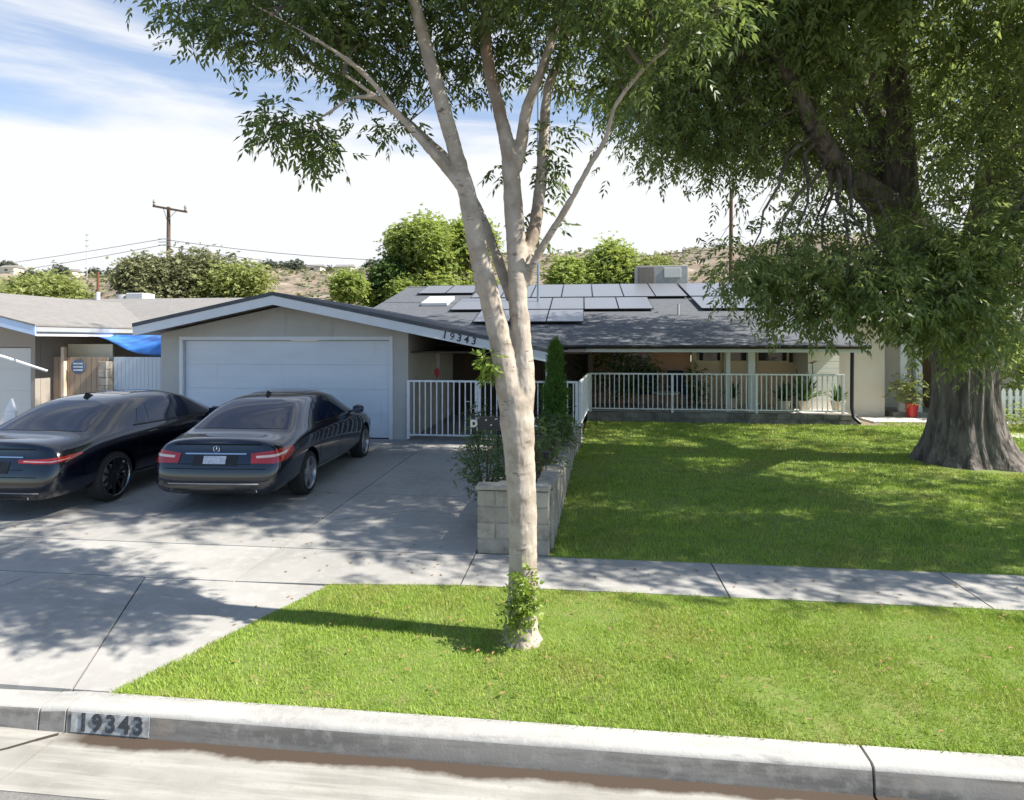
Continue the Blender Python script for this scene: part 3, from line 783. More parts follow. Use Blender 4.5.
# ================================================================== FOLIAGE
def nrm(a): return a / np.maximum(np.linalg.norm(a, axis=1, keepdims=True), 1e-9)
def compound_leaves(C, per, spread, rlen, llen, lwid, nl=7, droop=.5, outward=None):
    """C: cluster centres (N,3) -> quads of leaflets on compound leaves"""
    N = len(C); idx = np.repeat(np.arange(N), per); Mn = len(idx)
    off = rng.normal(0, 1, (Mn, 3)) * np.array(spread)
    p = C[idx] + off
    d = rng.normal(0, 1, (Mn, 3)); d[:, 2] = d[:, 2] * .5 - droop
    d = nrm(d + nrm(off) * .7)
    up = rng.normal(0, .35, (Mn, 3)) + np.array([0, 0, 1.0])
    e = nrm(np.cross(d, up))
    npair = nl // 2
    sv = np.concatenate([np.repeat((np.arange(npair) + .6) / (npair + .2), 2), [1.0]]); sd_ = np.array([-1, 1] * npair + [0.0])
    R = rlen * rng.uniform(.7, 1.25, Mn)
    base = p[:, None] + d[:, None] * (sv[None, :, None] * R[:, None, None]); 
    base[:, :, 2] -= (sv ** 2)[None] * R[:, None] * .25
    ld = d[:, None] * .7 + e[:, None] * sd_[None, :, None] * .8 + rng.normal(0, .18, (Mn, nl, 3)); ld[..., 2] -= droop * .5
    ld = ld.reshape(-1, 3); ld = nrm(ld); base = base.reshape(-1, 3)
    nn = np.repeat(np.cross(e, d), nl, axis=0) + rng.normal(0, .45, (len(ld), 3))
    wv = nrm(np.cross(ld, nn))
    Ls = llen * rng.uniform(.7, 1.2, len(ld))[:, None]; Ws = lwid * rng.uniform(.8, 1.2, len(ld))[:, None]
    V = np.empty((len(ld), 4, 3))
    V[:, 0] = base; V[:, 1] = base + ld * Ls * .42 + wv * Ws / 2; V[:, 2] = base + ld * Ls; V[:, 2, 2] -= Ls[:, 0] * .15
    V[:, 3] = base + ld * Ls * .42 - wv * Ws / 2
    return V.reshape(-1, 3)
def leaf_obj(name, V, mat, parent=None):
    return mesh_np(name, V, np.arange(len(V)).reshape(-1, 4), mat, parent)
def blob_pts(c, r, n, shell=.35):
    d = nrm(rng.normal(0, 1, (n, 3))); u = rng.uniform(0, 1, n) ** (1 / 3) * (1 - shell) + shell
    u = np.minimum(u, 1) * rng.uniform(.82, 1.06, n)
    return np.array(c) + d * u[:, None] * np.array(r)
def curve_pts(p0, p1, n=6, sag=.12, jit=.04):
    p0, p1 = Vector(p0), Vector(p1); L_ = (p1 - p0).length; out = []
    for i in range(n + 1):
        u = i / n; q = p0.lerp(p1, u); q.z += math.sin(u * math.pi) * L_ * sag
        if 0 < i < n: q += Vector((random.uniform(-1, 1), random.uniform(-1, 1), random.uniform(-1, 1))) * L_ * jit
        out.append(q)
    return out
def chain(pts):  # smooth a list of (Vector, radius) by Catmull-Rom
    P_ = [Vector(p) for p, r in pts]; R_ = [r for p, r in pts]; op, orr = [], []
    for i in range(len(P_) - 1):
        p0 = P_[max(i - 1, 0)]; p1 = P_[i]; p2 = P_[i + 1]; p3 = P_[min(i + 2, len(P_) - 1)]
        for k in range(5):
            u = k / 5
            q = .5 * ((2 * p1) + (p2 - p0) * u + (2 * p0 - 5 * p1 + 4 * p2 - p3) * u * u + (3 * p1 - p0 - 3 * p2 + p3) * u ** 3)
            op.append(q); orr.append(R_[i] * (1 - u) + R_[i + 1] * u)
    op.append(P_[-1]); orr.append(R_[-1]); return op, orr

# ---- young ash in the parkway
T1 = 4.86
tree1 = empty('ash_tree', P(522, 636, T1), 'slim pale-barked tree with forked stems standing in the grass strip by the curb', 'tree')
limb_pts = []
wscale = .86
def limb(mb, pts, n=12, knots=0):
    """pts: (px, py, t, radius_px)"""
    q, r = chain([(P(a, b, t), w * wscale / FPX * t) for a, b, t, w in pts])
    for i in range(0):
        j = random.randrange(2, len(q) - 2); r[j] *= 1.13
    mb.tube(q, r, n)
    return q, r
mb = MB(); allp = []
wscale = .84
trunk = [(522, 648, T1, 27), (521, 636, T1, 22), (521.5, 622, T1, 19.5), (522, 600, T1, 17.5), (523, 560, T1, 16.5), (522, 500, T1, 17), (519, 450, T1, 18.5), (517, 420, T1, 20.5), (515, 398, T1, 20), (514, 380, T1, 12)]
limb(mb, trunk, 20, 3)
wscale = .69
L1 = limb(mb, [(514, 425, T1, 17), (508, 385, T1 - .02, 19), (502, 348, T1 - .03, 16.5), (493, 310, T1 - .04, 15.5), (485, 280, T1 - .06, 15.5), (474, 230, T1 - .08, 14), (466, 190, T1 - .08, 13), (455, 150, T1 - .1, 11), (441, 100, T1 - .1, 11), (427, 50, T1 - .1, 9.5), (414, 0, T1 - .1, 9), (395, -70, T1 - .15, 7), (375, -160, T1 - .2, 4)], 14, 3)
L2 = limb(mb, [(521, 425, T1, 16), (523, 385, T1, 17.5), (522, 345, T1, 14.5), (518, 300, T1, 14), (517, 260, T1, 14), (514, 215, T1, 14), (511, 175, T1, 13), (508, 150, T1, 11), (500, 112, T1 + .05, 9.5), (489, 70, T1 + .1, 9), (486, 20, T1 + .1, 8), (492, -70, T1 + .2, 6), (500, -180, T1 + .2, 3)], 14, 3)
L3 = limb(mb, [(516, 170, T1, 9), (521, 145, T1, 9), (527, 108, T1 - .05, 8), (541, 72, T1 - .1, 7), (555, 30, T1 - .1, 6), (575, -40, T1 - .2, 5), (600, -130, T1 - .3, 3)], 10, 2)
L4 = limb(mb, [(521, 290, T1, 8), (526, 262, T1 + .04, 10), (535, 225, T1 + .12, 9.5), (541, 180, T1 + .2, 8.5), (544, 130, T1 + .25, 7.5), (549, 85, T1 + .3, 7), (563, 50, T1 + .35, 6), (572, -10, T1 + .4, 5), (580, -100, T1 + .5, 3)], 10, 2)
L5 = limb(mb, [(527, 285, T1, 6), (534, 262, T1 - .05, 6), (548, 238, T1 - .1, 5.2), (568, 205, T1 - .2, 4.6), (590, 165, T1 - .3, 4.2), (606, 138, T1 - .35, 4), (616, 105, T1 - .4, 3.6), (645, 68, T1 - .5, 3), (685, 36, T1 - .6, 2.4), (740, 0, T1 - .7, 1.6)], 8)
L6 = limb(mb, [(511, 300, T1 + .05, 7), (503, 275, T1 + .12, 8), (490, 238, T1 + .2, 7), (476, 205, T1 + .28, 7), (452, 165, T1 + .4, 6.5), (425, 138, T1 + .5, 6), (395, 112, T1 + .6, 5.5), (350, 85, T1 + .7, 4), (290, 50, T1 + .9, 3), (230, 0, T1 + 1.0, 2)], 8)
L7 = limb(mb, [(466, 195, T1 - .08, 7), (452, 176, T1 - .1, 7), (430, 150, T1 - .12, 6.5), (405, 122, T1 - .14, 5), (375, 96, T1 - .16, 3.5), (345, 75, T1 - .2, 2)], 8)
L8 = limb(mb, [(405, 122, T1 - .14, 4), (360, 70, T1 - .3, 4), (300, 30, T1 - .5, 2), (235, -5, T1 - .6, .8)], 6)
L9 = limb(mb, [(378, 98, T1 - .16, 3.6), (352, 98, T1 - .17, 2.6), (330, 112, T1 - .17, 2.0), (306, 124, T1 - .16, 1.5), (272, 120, T1 - .14, .9)], 6)
for kx, ky in ((478, 290), (459, 177)):
    q = P(kx, ky, T1 - .10); mb.tube([q + Vector((0, .05, 0)), q + Vector((0, .0, 0)), q + Vector((0, -.012, 0))], [.035, .028, .012], 8)
# root flare
for a_ in (0.1, .95, 1.7, 2.5, 3.3, 4.1, 4.9, 5.6):
    b0 = P(522, 622, T1); q = [b0, b0 + Vector((math.cos(a_) * .10, math.sin(a_) * .10, -.13)), b0 + Vector((math.cos(a_) * .2, math.sin(a_) * .2, -.22))]
    mb.tube(q, [.07, .055, .03], 8)
L_all = [L1, L2, L3, L4, L5, L6, L7, L8, L9]
tk = mb.build('trunk', M['bark'], tree1, smooth=True)
m_ = tk.modifiers.new('remesh', 'REMESH'); m_.mode = 'VOXEL'; m_.voxel_size = .011; m_.use_smooth_shade = True
tx = bpy.data.textures.new('bark_bumps', 'CLOUDS'); tx.noise_scale = .09
m_ = tk.modifiers.new('bumps', 'DISPLACE'); m_.texture = tx; m_.strength = .016; m_.mid_level = .5; m_.texture_coords = 'LOCAL'

skel1 = np.array([tuple(p) for q, r in L_all for p in q])
# crown blobs: (px, py, t, rx_px, ry_px, ry_depth, clusters)
B1 = [(190, 5, 5.2, 45, 35, .5, 30), (240, 30, 5.3, 55, 45, .6, 50), (205, 40, 5.0, 30, 22, .4, 16), (300, 20, 4.9, 60, 50, .7, 70), 
      (345, 55, 5.0, 50, 42, .6, 60), (272, 50, 5.2, 26, 22, .4, 14), (288, 132, 4.7, 26, 15, .2, 16), (322, 146, 4.7, 18, 16, .2, 14), (272, 122, 4.75, 14, 13, .15, 6),
      (375, 30, 5.1, 45, 42, .7, 60), (345, 92, 5.2, 15, 18, .3, 8), (400, 92, 5.3, 28, 24, .4, 16), (425, 60, 5.4, 28, 40, .5, 26), (392, 125, 5.2, 10, 14, .2, 6), (447, 30, 5.2, 32, 34, .6, 30), (455, 95, 5.5, 14, 22, .3, 7),
      (480, 20, 4.9, 40, 32, .7, 40), (475, 75, 5.4, 22, 28, .4, 14), (520, 20, 5.0, 40, 38, .7, 46), (510, 72, 5.6, 24, 20, .4, 12), (560, 25, 4.7, 45, 35, .6, 44), (600, 30, 4.3, 40, 34, .5, 36), (560, 78, 5.3, 30, 20, .4, 14), (603, 85, 4.9, 26, 18, .4, 12),
      (650, 25, 4.3, 45, 34, .5, 36), (705, 25, 4.1, 34, 30, .4, 26), (645, 75, 4.6, 28, 16, .3, 10), (548, 180, 5.0, 10, 34, .12, 9), (540, 225, 5.0, 7, 14, .1, 3), (495, 176, 5.1, 5, 6, .1, 1), (557, 130, 5.1, 9, 16, .12, 3)]
# the crown continues above the frame
for (a, b, t, rx, ry, rd, n_) in [(260, -60, 5.3, 90, 50, 1.0, 80), (360, -70, 4.9, 90, 60, 1.2, 110), (470, -90, 5.0, 90, 70, 1.3, 110), (580, -70, 4.7, 90, 60, 1.1, 100), (680, -50, 4.4, 70, 45, .8, 50),
                                  (330, -190, 5.1, 100, 80, 1.3, 100), (460, -240, 5.1, 110, 90, 1.4, 110), (580, -190, 5.0, 90, 80, 1.2, 90), (230, -130, 5.3, 70, 60, 1.0, 60), (440, -60, 6.3, 150, 60, .8, 80), (420, -150, 3.9, 130, 60, .5, 70)]:
    B1.append((a, b, t, rx, ry, rd, n_))
C = []
twig = MB()
for (a, b, t, rx, ry, rd, n_) in B1:
    n_ = int(n_ * (.52 if b > -30 else .85)) + 1
    if b > -30: rx, ry = max(6, rx - 7), max(6, ry - 8)
    c = P(a, b - (12 if ry > 10 and n_ > 3 else 3), t); r = (rx / FPX * t, rd, ry / FPX * t)
    pts = blob_pts(c, r, n_, .25); C.append(pts)
    if n_ >= 12:
        j = np.argmin(np.linalg.norm(skel1 - np.array(c), axis=1)); q = curve_pts(skel1[j], c, 6, .05, .04)
        twig.tube(q, list(np.linspace(.018, .005, 7)), 5)
        sk = np.array([tuple(v) for v in q])
    else: sk = skel1
    sk = np.vstack([sk, skel1])
    for p_ in pts:
        dd = np.linalg.norm(sk - p_, axis=1); j = np.argmin(dd)
        if dd[j] < .9: twig.tube(curve_pts(sk[j], p_, 3, .08, .05), [.006, .005, .004, .0025], 3, cap=False)
C1 = np.vstack(C)
twig.build('twigs', mat_new('twig_bark', (.16, .125, .095), .9), tree1, smooth=True)
leaf_obj('crown', compound_leaves(C1, 8, (.095, .095, .075), .12, .070, .024, 7, .5), M['leaf_s'], tree1)
# epicormic shoots low on the stem and at the foot
Cs = blob_pts(P(489, 365, T1 - .05), (.04, .04, .08), 16)
leaf_obj('stem_shoots', compound_leaves(Cs, 3, (.03, .03, .03), .06, .055, .024, 5, .2), leaf_mat('shoot_leaf', (.13, .2, .03), (.22, .30, .06), .35), tree1)
Cs = np.vstack([blob_pts(P(523, 592, T1 - .16), (.065, .04, .16), 18), blob_pts(P(516, 620, T1 - .17), (.055, .05, .09), 13), blob_pts(P(527, 606, T1 - .17), (.05, .04, .1), 8)])
leaf_obj('foot_shoots', compound_leaves(Cs, 5, (.03, .03, .04), .07, .048, .02, 5, -.3), leaf_mat('shoot_leaf_b', (.13, .2, .03), (.25, .33, .06), .35), tree1)

wscale = 1.0
# ---- big ash on the lawn
T2 = 12.9
base2 = Vector((7.12, 12.45, .2))
tree2 = empty('large_ash_tree', base2, 'massive old tree with fluted dark trunk on the right side of the lawn', 'tree')
def tpx(p): 
    return p.x * FW[0] + p.y * FW[1]
T2 = tpx(base2)
# fluted trunk
prof = [(0.0, .82), (.10, .745), (.25, .67), (.5, .60), (.9, .545), (1.4, .515), (1.9, .51), (2.4, .525), (2.9, .56), (3.3, .58), (3.7, .5)]
n = 160; V = []; 
cx2 = lambda h: -.02 - .10 * max(0, h - 1.8)
hs_ = np.linspace(0, 3.7, 34)
prof = [(float(h), float(np.interp(h, [p[0] for p in prof], [p[1] for p in prof]))) for h in hs_]
for h, r in prof:
    fl = max(0, 1 - h / 1.6)
    for k in range(n):
        a = 2 * math.pi * k / n
        lob = .055 * math.sin(9 * a + .6 + h * .15) + .035 * math.sin(15 * a + 1.1 - h * .2) + .03 * math.sin(4 * a + 2) + .010 * math.sin(31 * a + 2 * math.sin(h * 2.3)) + .009 * math.sin(23 * a + 1.7 * math.sin(h * 1.7 + 1)) + .02 * math.sin(3.1 * h + 2 * a)
        root = fl ** 2 * (.17 * max(0, math.sin(5 * a + .5)) ** 2 + .12 * max(0, math.sin(7 * a + 2.2)) ** 2)
        rt = 1 + .30 * fl ** 2 * max(0, math.cos(a + .15))      # long root to the right
        R_ = r * (1 + lob) * rt + root
        V.append((base2.x + cx2(h) + R_ * math.cos(a), base2.y + R_ * math.sin(a) * .9, base2.z - .05 + h))
F = [(i * n + k, i * n + (k + 1) % n, (i + 1) * n + (k + 1) % n, (i + 1) * n + k) for i in range(len(prof) - 1) for k in range(n)]
mb = MB(); mb.add(V, F); mb.f.append([(len(prof) - 1) * n + k for k in range(n)]); mb.mi.append(0)
LL = []
def limb2(pts, n=12):
    q, r = limb(mb, pts, n); LL.append((q, r))
limb2([(955, 310, T2, 30), (938, 268, T2, 27), (912, 238, T2, 22), (897, 215, T2 - .2, 19), (872, 195, T2 - .6, 14), (840, 168, T2 - 1.1, 11), (815, 130, T2 - 1.6, 9), (796, 90, T2 - 2.0, 7), (770, 40, T2 - 2.3, 5)])
limb2([(930, 262, T2, 26), (900, 225, T2 + .1, 22), (888, 180, T2 + .2, 18), (885, 130, T2 + .2, 15), (882, 60, T2 + .3, 12), (878, -20, T2 + .4, 10), (860, -160, T2 + .4, 7), (850, -300, T2 + .3, 4)])
limb2([(910, 240, T2, 18), (903, 190, T2 - .4, 14), (900, 130, T2 - .6, 12), (896, 60, T2 - .8, 10), (893, -10, T2 - 1, 9), (890, -120, T2 - 1.2, 6)])
limb2([(895, 215, T2, 14), (868, 165, T2 + .3, 11), (850, 120, T2 + .5, 9), (830, 70, T2 + .7, 8), (800, 10, T2 + 1, 6), (760, -60, T2 + 1.2, 4)])
limb2([(968, 310, T2, 28), (985, 255, T2, 25), (1000, 190, T2, 22), (1012, 110, T2, 19), (1020, 20, T2, 17), (1040, -90, T2, 12), (1060, -260, T2, 6)])
limb2([(1003, 190, T2, 14), (1040, 140, T2 + .5, 12), (1090, 60, T2 + 1, 9), (1140, -40, T2 + 1.5, 6)])
limb2([(990, 260, T2 - .3, 14), (1020, 220, T2 - 1.2, 11), (1060, 170, T2 - 2.5, 8), (1110, 120, T2 - 3.5, 5)])
limb2([(885, 130, T2 + .2, 9), (840, 60, T2 - .8, 7), (780, 0, T2 - 2.2, 5), (700, -40, T2 - 3.2, 3)])
mb.build('trunk', M['bark2'], tree2, smooth=True)
skel2 = np.array([tuple(p) for q, r in LL for p in q])
B2 = [ # left drooping boughs
    (780, 290, 9.6, 50, 26, .8, 46), (745, 272, 9.2, 28, 16, .5, 16), (820, 320, 9.4, 40, 26, .8, 40), (858, 345, 9.3, 34, 24, .6, 28), (800, 262, 10.5, 40, 24, .9, 26), (765, 300, 9.3, 28, 16, .5, 18), (845, 300, 9.0, 40, 26, .7, 34), (835, 356, 9.3, 16, 16, .4, 9), (876, 366, 9.3, 12, 12, .3, 6),
    (880, 300, 8.8, 36, 30, .7, 34), (905, 325, 8.8, 30, 22, .6, 22), (940, 310, 8.7, 30, 26, .7, 28), (975, 320, 8.7, 30, 28, .7, 28), (960, 350, 8.8, 26, 18, .5, 18), (985, 355, 8.8, 14, 16, .4, 9), (925, 345, 9.2, 20, 14, .4, 10), (1015, 300, 9.0, 28, 36, .8, 26), (1020, 345, 10.2, 14, 18, .4, 8),
    # right mass
    (900, 265, 9.2, 50, 34, 1.0, 50), (950, 260, 9.0, 46, 36, 1.0, 50), (1000, 250, 9.0, 44, 40, 1.0, 44), (1030, 200, 9.3, 50, 60, 1.2, 50), (960, 210, 10, 40, 34, 1.2, 26), (985, 150, 10, 40, 44, 1.4, 36), (940, 120, 10.6, 34, 50, 1.3, 32), (1020, 110, 9.6, 46, 56, 1.2, 50),
    (925, 165, 9.4, 20, 26, .7, 12), (850, 232, 10.5, 36, 26, 1.0, 24), (815, 225, 11.2, 34, 22, 1.0, 20),
    (795, 245, 11.6, 22, 20, .6, 8), (858, 205, 12.5, 22, 18, .6, 8),
    # upper left mass
    (840, 150, 10.8, 44, 44, 1.3, 42), (800, 160, 11.4, 40, 30, 1.2, 34), (790, 110, 10.5, 44, 40, 1.4, 50), (750, 130, 10.6, 44, 36, 1.2, 46), (720, 150, 10.4, 36, 26, 1.0, 30), (690, 140, 10.3, 40, 28, 1.0, 34), (660, 150, 10.2, 30, 22, .8, 20), (640, 120, 10.2, 34, 30, 1.0, 26),
    (750, 70, 9.8, 54, 40, 1.4, 60), (700, 90, 9.9, 50, 36, 1.2, 52), (660, 80, 10.0, 44, 36, 1.1, 36), (800, 50, 9.6, 50, 44, 1.4, 56), (850, 80, 10.2, 40, 50, 1.4, 40), (900, 60, 10.6, 34, 50, 1.2, 30), (960, 60, 10.2, 46, 50, 1.4, 46), (1010, 40, 9.8, 50, 50, 1.4, 50),
    (830, 15, 9.4, 60, 40, 1.4, 60), (760, 15, 9.2, 60, 36, 1.3, 60), (700, 30, 9.4, 50, 34, 1.1, 44), (640, 40, 9.9, 40, 34, 1.0, 30), (900, 5, 9.8, 60, 34, 1.3, 50), (975, 5, 9.6, 60, 34, 1.3, 50), (700, 178, 10.4, 26, 10, .6, 7), (735, 188, 10.5, 20, 12, .6, 6), (745, 225, 10.2, 16, 14, .5, 4), (725, 255, 10, 12, 8, .3, 3), (615, 95, 10.2, 20, 18, .6, 8)]
B2 = [(a, b - (16 if b + ry > 300 else (10 if b > 200 else 4)), t, rx, ry * .82, rd, (n_ * .6 if (830 < a < 975 and 50 < b < 240) or (690 < a < 830 and 170 < b < 262) else n_)) for (a, b, t, rx, ry, rd, n_) in B2 if not (b + ry > 366 and a < 900)]
C = [blob_pts(P(a, b, t), (rx / FPX * t, rd, ry / FPX * t), int(n_ * .68), .2) for (a, b, t, rx, ry, rd, n_) in B2]
bl2 = [(P(a, b, t), n_) for (a, b, t, rx, ry, rd, n_) in B2]
# unseen rest of the crown in world space (casts the shade on roof, garage and cars)
WB = [((3.5, 8.6, 9.4), (3.0, 2.4, 2.0), 190), ((6.5, 8.2, 9), (3, 2.2, 2.5), 110), ((1.4, 9.8, 11.6), (2.6, 2.4, 1.8), 130), ((4.6, 8.8, 13), (3, 2.6, 2.2), 150), ((8.6, 6.7, 6.8), (2.4, 1.2, 1.7), 90), ((6.4, 6.7, 7.6), (2.0, 1.1, 1.2), 60), ((3.0, 13.5, 13), (3, 3, 2.2), 110),
      ((7.3, 18.3, 9.3), (3.6, 1.8, 1.6), 110), ((5, 17.6, 13), (3, 2.2, 1.6), 80),
      ((6.5, 12.5, 10), (5.5, 5.5, 3.0), 130), ((5.5, 12.5, 13.2), (4.8, 4.8, 2.6), 170), ((4.6, 12.0, 16.0), (3.6, 4.2, 2.0), 170), ((3.0, 9.5, 9.5), (3.0, 2.8, 2.2), 130), ((2.6, 14.5, 9.0), (2.8, 2.8, 2.2), 120), ((1.6, 12.2, 11.6), (2.4, 3.6, 2.2), 130), ((2.0, 8.6, 12.2), (2.4, 2.4, 2.0), 90),
      ((10.5, 9.5, 7.5), (3.0, 3.5, 3.2), 85), ((11.3, 14.2, 7.2), (3.5, 2.6, 2.9), 85), ((12.5, 11, 11.5), (3.0, 4, 2.6), 25), ((9.5, 7.0, 6.5), (2.6, 1.6, 2.2), 55), ((7.0, 15.6, 7.8), (3.3, 2.0, 2.4), 80), ((11.0, 8.2, 3.9), (1.6, 1.6, 1.0), 30)]
for c, r, n_ in WB:
    C.append(blob_pts(c, r, n_, .25)); bl2.append((Vector(c), n_))
twig = MB()
for (c, n_), pts in zip(bl2, C):
    if n_ >= 12:
        j = np.argmin(np.linalg.norm(skel2 - np.array(c), axis=1)); q = curve_pts(skel2[j], c, 6, .04, .05); L_ = (q[-1] - q[0]).length
        twig.tube(q, list(np.linspace(min(.045, .014 + L_ * .009), .008, 7)), 6)
        sk = np.array([tuple(v) for v in q])
    else: sk = skel2
    for p_ in pts:
        dd = np.linalg.norm(sk - p_, axis=1); j = np.argmin(dd)
        if dd[j] < 2.5: twig.tube(curve_pts(sk[j], p_, 3, .06, .06), [.012, .009, .006, .004], 3, cap=False)
twig.build('twigs', M['bark2'], tree2, smooth=True)
nv = sum(len(c) for c in C[:len(B2)])
C2 = np.vstack(C)
leaf_obj('crown', np.vstack([compound_leaves(C2[:nv], 10, (.24, .24, .17), .22, .115, .038, 7, .6), compound_leaves(C2[nv:], 12, (.36, .36, .28), .30, .16, .06, 7, .6)]), M['leaf_b'], tree2)

# ---- distant trees and bushes
def far_tree(name, px, py_top, py_base, rpx, t, mat, label, group=None, dens=1.0, leaf=.5, zb=0, blobs=7, cat='tree', flat=.8, nest=None):
    c0 = P(px, py_top, t); top = c0.z; R_ = rpx / FPX * t
    base = Vector((c0.x, c0.y, zb)); h = top - zb
    root = empty(name, base, label, cat, group)
    mb = MB(); mb.tube([base - Vector((0, 0, .3)), base + Vector((.1, 0, h * .35)), base + Vector((-.1, 0, h * .7))], [R_ * .09 + .05, R_ * .06 + .03, R_ * .03 + .02], 7)
    pts = []
    for k in range(blobs):
        a = random.uniform(0, 6.28); rr = R_ * random.uniform(.15, .55); br = R_ * random.uniform(.38, .55)
        zc = top - br * flat - random.uniform(0, .45) * min(h, R_ * 1.6) * (rr / R_ + .3)
        c = Vector((base.x + math.cos(a) * rr, base.y + math.sin(a) * rr, zc)) if k else Vector((base.x, base.y, top - br * flat))
        pts.append(blob_pts(c, (br, br, br * flat), int(46 * dens), .45))
        mb.tube([base + Vector((0, 0, h * .35)), c], [R_ * .03 + .02, .02], 5)
    for k in range(blobs):  # lower skirt
        a = k / blobs * 6.28; c = Vector((base.x + math.cos(a) * R_ * .6, base.y + math.sin(a) * R_ * .6, zb + h * .42))
        pts.append(blob_pts(c, (R_ * .42, R_ * .42, h * .25), int(34 * dens), .4))
    mb.build('trunk', M['wood'], root, smooth=True)
    leaf_obj('crown', compound_leaves(np.vstack(pts), 12, (leaf * .8,) * 3, leaf * .45, leaf * .48, leaf * .26, 5, .1), mat, root)
    return root
far_tree('round_bush', 55, 278, 305, 46, 34, M['leaf_bush'], 'low yellow-green bush behind the neighbour roof at far left', cat='bush', leaf=.38, dens=1.3)
far_tree('round_bush', 38, 281, 305, 34, 34.5, M['leaf_bush'], 'leftmost low bush touching the photo edge behind the neighbour roof', cat='bush', leaf=.38, dens=1.3)
far_tree('large_bush', 195, 252, 305, 62, 36, M['leaf_olive'], 'wide grey-green rounded tree under the wooden utility pole', leaf=.42, dens=2.0, blobs=9)
far_tree('large_bush', 150, 263, 305, 30, 35, M['leaf_olive'], 'smaller grey-green tree left of the utility pole foot', leaf=.40, dens=1.4)
far_tree('large_bush', 232, 268, 305, 34, 35, M['leaf_bush'], 'yellow-green tree right of the pole, above the garage gable', leaf=.40, dens=1.4)
far_tree('small_tree', 350, 276, 300, 20, 42, M['leaf_lime'], 'small bright green tree above the garage roof right slope', leaf=.36)
far_tree('small_tree', 375, 284, 300, 17, 44, M['leaf_lime'], 'low bright green shrub right of the small roofline tree', leaf=.36)
far_tree('broad_tree', 425, 220, 290, 40, 45, M['leaf_lime'], 'tall bright green tree left of the trunk fork behind the house', leaf=.5, dens=2.0, blobs=9)
far_tree('broad_tree', 468, 226, 290, 36, 47, M['leaf_lime'], 'bright green tree directly behind the pale forked trunk', leaf=.5, dens=1.6)
far_tree('broad_tree', 392, 262, 290, 22, 44, M['leaf_dark'], 'dark green bushy tree at the left foot of the tall green tree', leaf=.4, dens=1.4)
far_tree('broad_tree', 400, 285, 300, 14, 43, M['leaf_lime'], 'low light green shrub at the left end of the main roof ridge', leaf=.4, cat='bush')
far_tree('broad_tree', 570, 262, 290, 34, 45, M['leaf_lime'], 'bright green rounded tree above the roof ridge just right of the trunk', leaf=.45, dens=1.4)
far_tree('broad_tree', 612, 244, 290, 38, 46, M['leaf_lime'], 'tallest bright green tree above the roof ridge left of the rooftop cooler', leaf=.45, dens=1.8)
far_tree('broad_tree', 655, 262, 290, 26, 45, M['leaf_bush'], 'olive green tree behind the rooftop cooler', leaf=.42, dens=1.4)
for i, (px, py, r_) in enumerate([(28, 258, 7), (62, 262, 9), (95, 267, 5), (112, 266, 5), (296, 267, 8), (285, 270, 5), (330, 272, 4), (8, 262, 5), (40, 264, 6), (372, 270, 6), (700, 258, 6), (720, 255, 7), (270, 271, 4)]):
    t = 285 + (i % 4) * 12; c = P(px, py, t); zb = float(hill_z(np.array(c.x), np.array(c.y)))
    R_ = r_ / FPX * t
    root = empty('hilltop_tree', (c.x, c.y, zb), 'small dark tree %s' % ['on the skyline at far left, roundest of its row', 'spreading on the skyline left of the radio mast', 'on the skyline just right of the radio mast', 'second right of the radio mast on the skyline', 'largest on the skyline above the garage peak', 'just left of the largest skyline tree above the garage', 'on the skyline left of the small bright green tree', 'at the left photo edge on the skyline', 'low on the skyline between the two leftmost trees', 'on the skyline behind the dark bushy tree', 'on the distant hill left of the brown pole', 'on the distant hill beside the brown pole', 'tiny, left end of the group above the garage peak'][i], 'tree', 'small trees along the hilltop')
    h = R_ * random.uniform(1.3, 1.7)
    pts = np.vstack([blob_pts((c.x + random.uniform(-.3, .3) * R_, c.y, zb + h - R_ * .7 + random.uniform(-.3, .1) * R_), (R_ * .7, R_ * .7, R_ * .65), 30, .3) for k in range(3)])
    leaf_obj('crown', compound_leaves(pts, 5, (1.0, 1.0, .6), .8, 1.0, .6, 5, 0), M['leaf_far'], root)
    mb = MB(); mb.tube([(c.x, c.y, zb - .5), (c.x, c.y, zb + h * .6)], .35, 5); mb.build('trunk', M['wood'], root)
# scrub on the hill slope
n_ = 1500; bx = rng.uniform(-260, 150, n_); by = rng.uniform(150, 300, n_); bz = hill_z(bx, by)
pts = np.stack([bx, by, bz + .5], 1)
tag(leaf_obj('scrub', compound_leaves(pts, 4, (1.0, 1.0, .5), .9, 1.3, .9, 5, 0), M['leaf_olive']), 'dry scrub dotted over the tan hillside', 'scrub', kind='stuff')
for i, (px, py) in enumerate([(12, 266), (70, 270), (315, 275), (345, 277), (692, 262), (705, 266), (262, 275)]):
    t = 300; c = P(px, py, t); c.z = float(hill_z(np.array(c.x), np.array(c.y)))
    root = empty('hill_house', c, 'tiny pale house %s' % ['on the hill crest at far left', 'on the hill left of the radio mast', 'on the hill above the garage roof right slope', 'on the hill beside the small bright green tree', 'on the right hill, left of its pair', 'on the right hill, nearer the brown pole', 'on the hill above the garage peak'][i], 'house', 'houses along the hilltop')
    mb = MB(); mb.box(c.x - 4, c.x + 4, c.y - 3, c.y + 3, c.z - 1, c.z + 2.6); mb.build('wall', M['cream'], root)
    mb = MB(); mb.extr([(c.x - 4.4, c.y - 3.4, c.z + 2.6), (c.x - 4.4, c.y + 3.4, c.z + 2.6), (c.x - 4.4, c.y, c.z + 4)], (8.8, 0, 0)); mb.build('roof', M['shingle2'], root)
    mb = MB(); mb.box(c.x - 1, c.x + .6, c.y - 3.05, c.y - 3.0, c.z + .8, c.z + 1.9); mb.build('window', M['glass'], root)

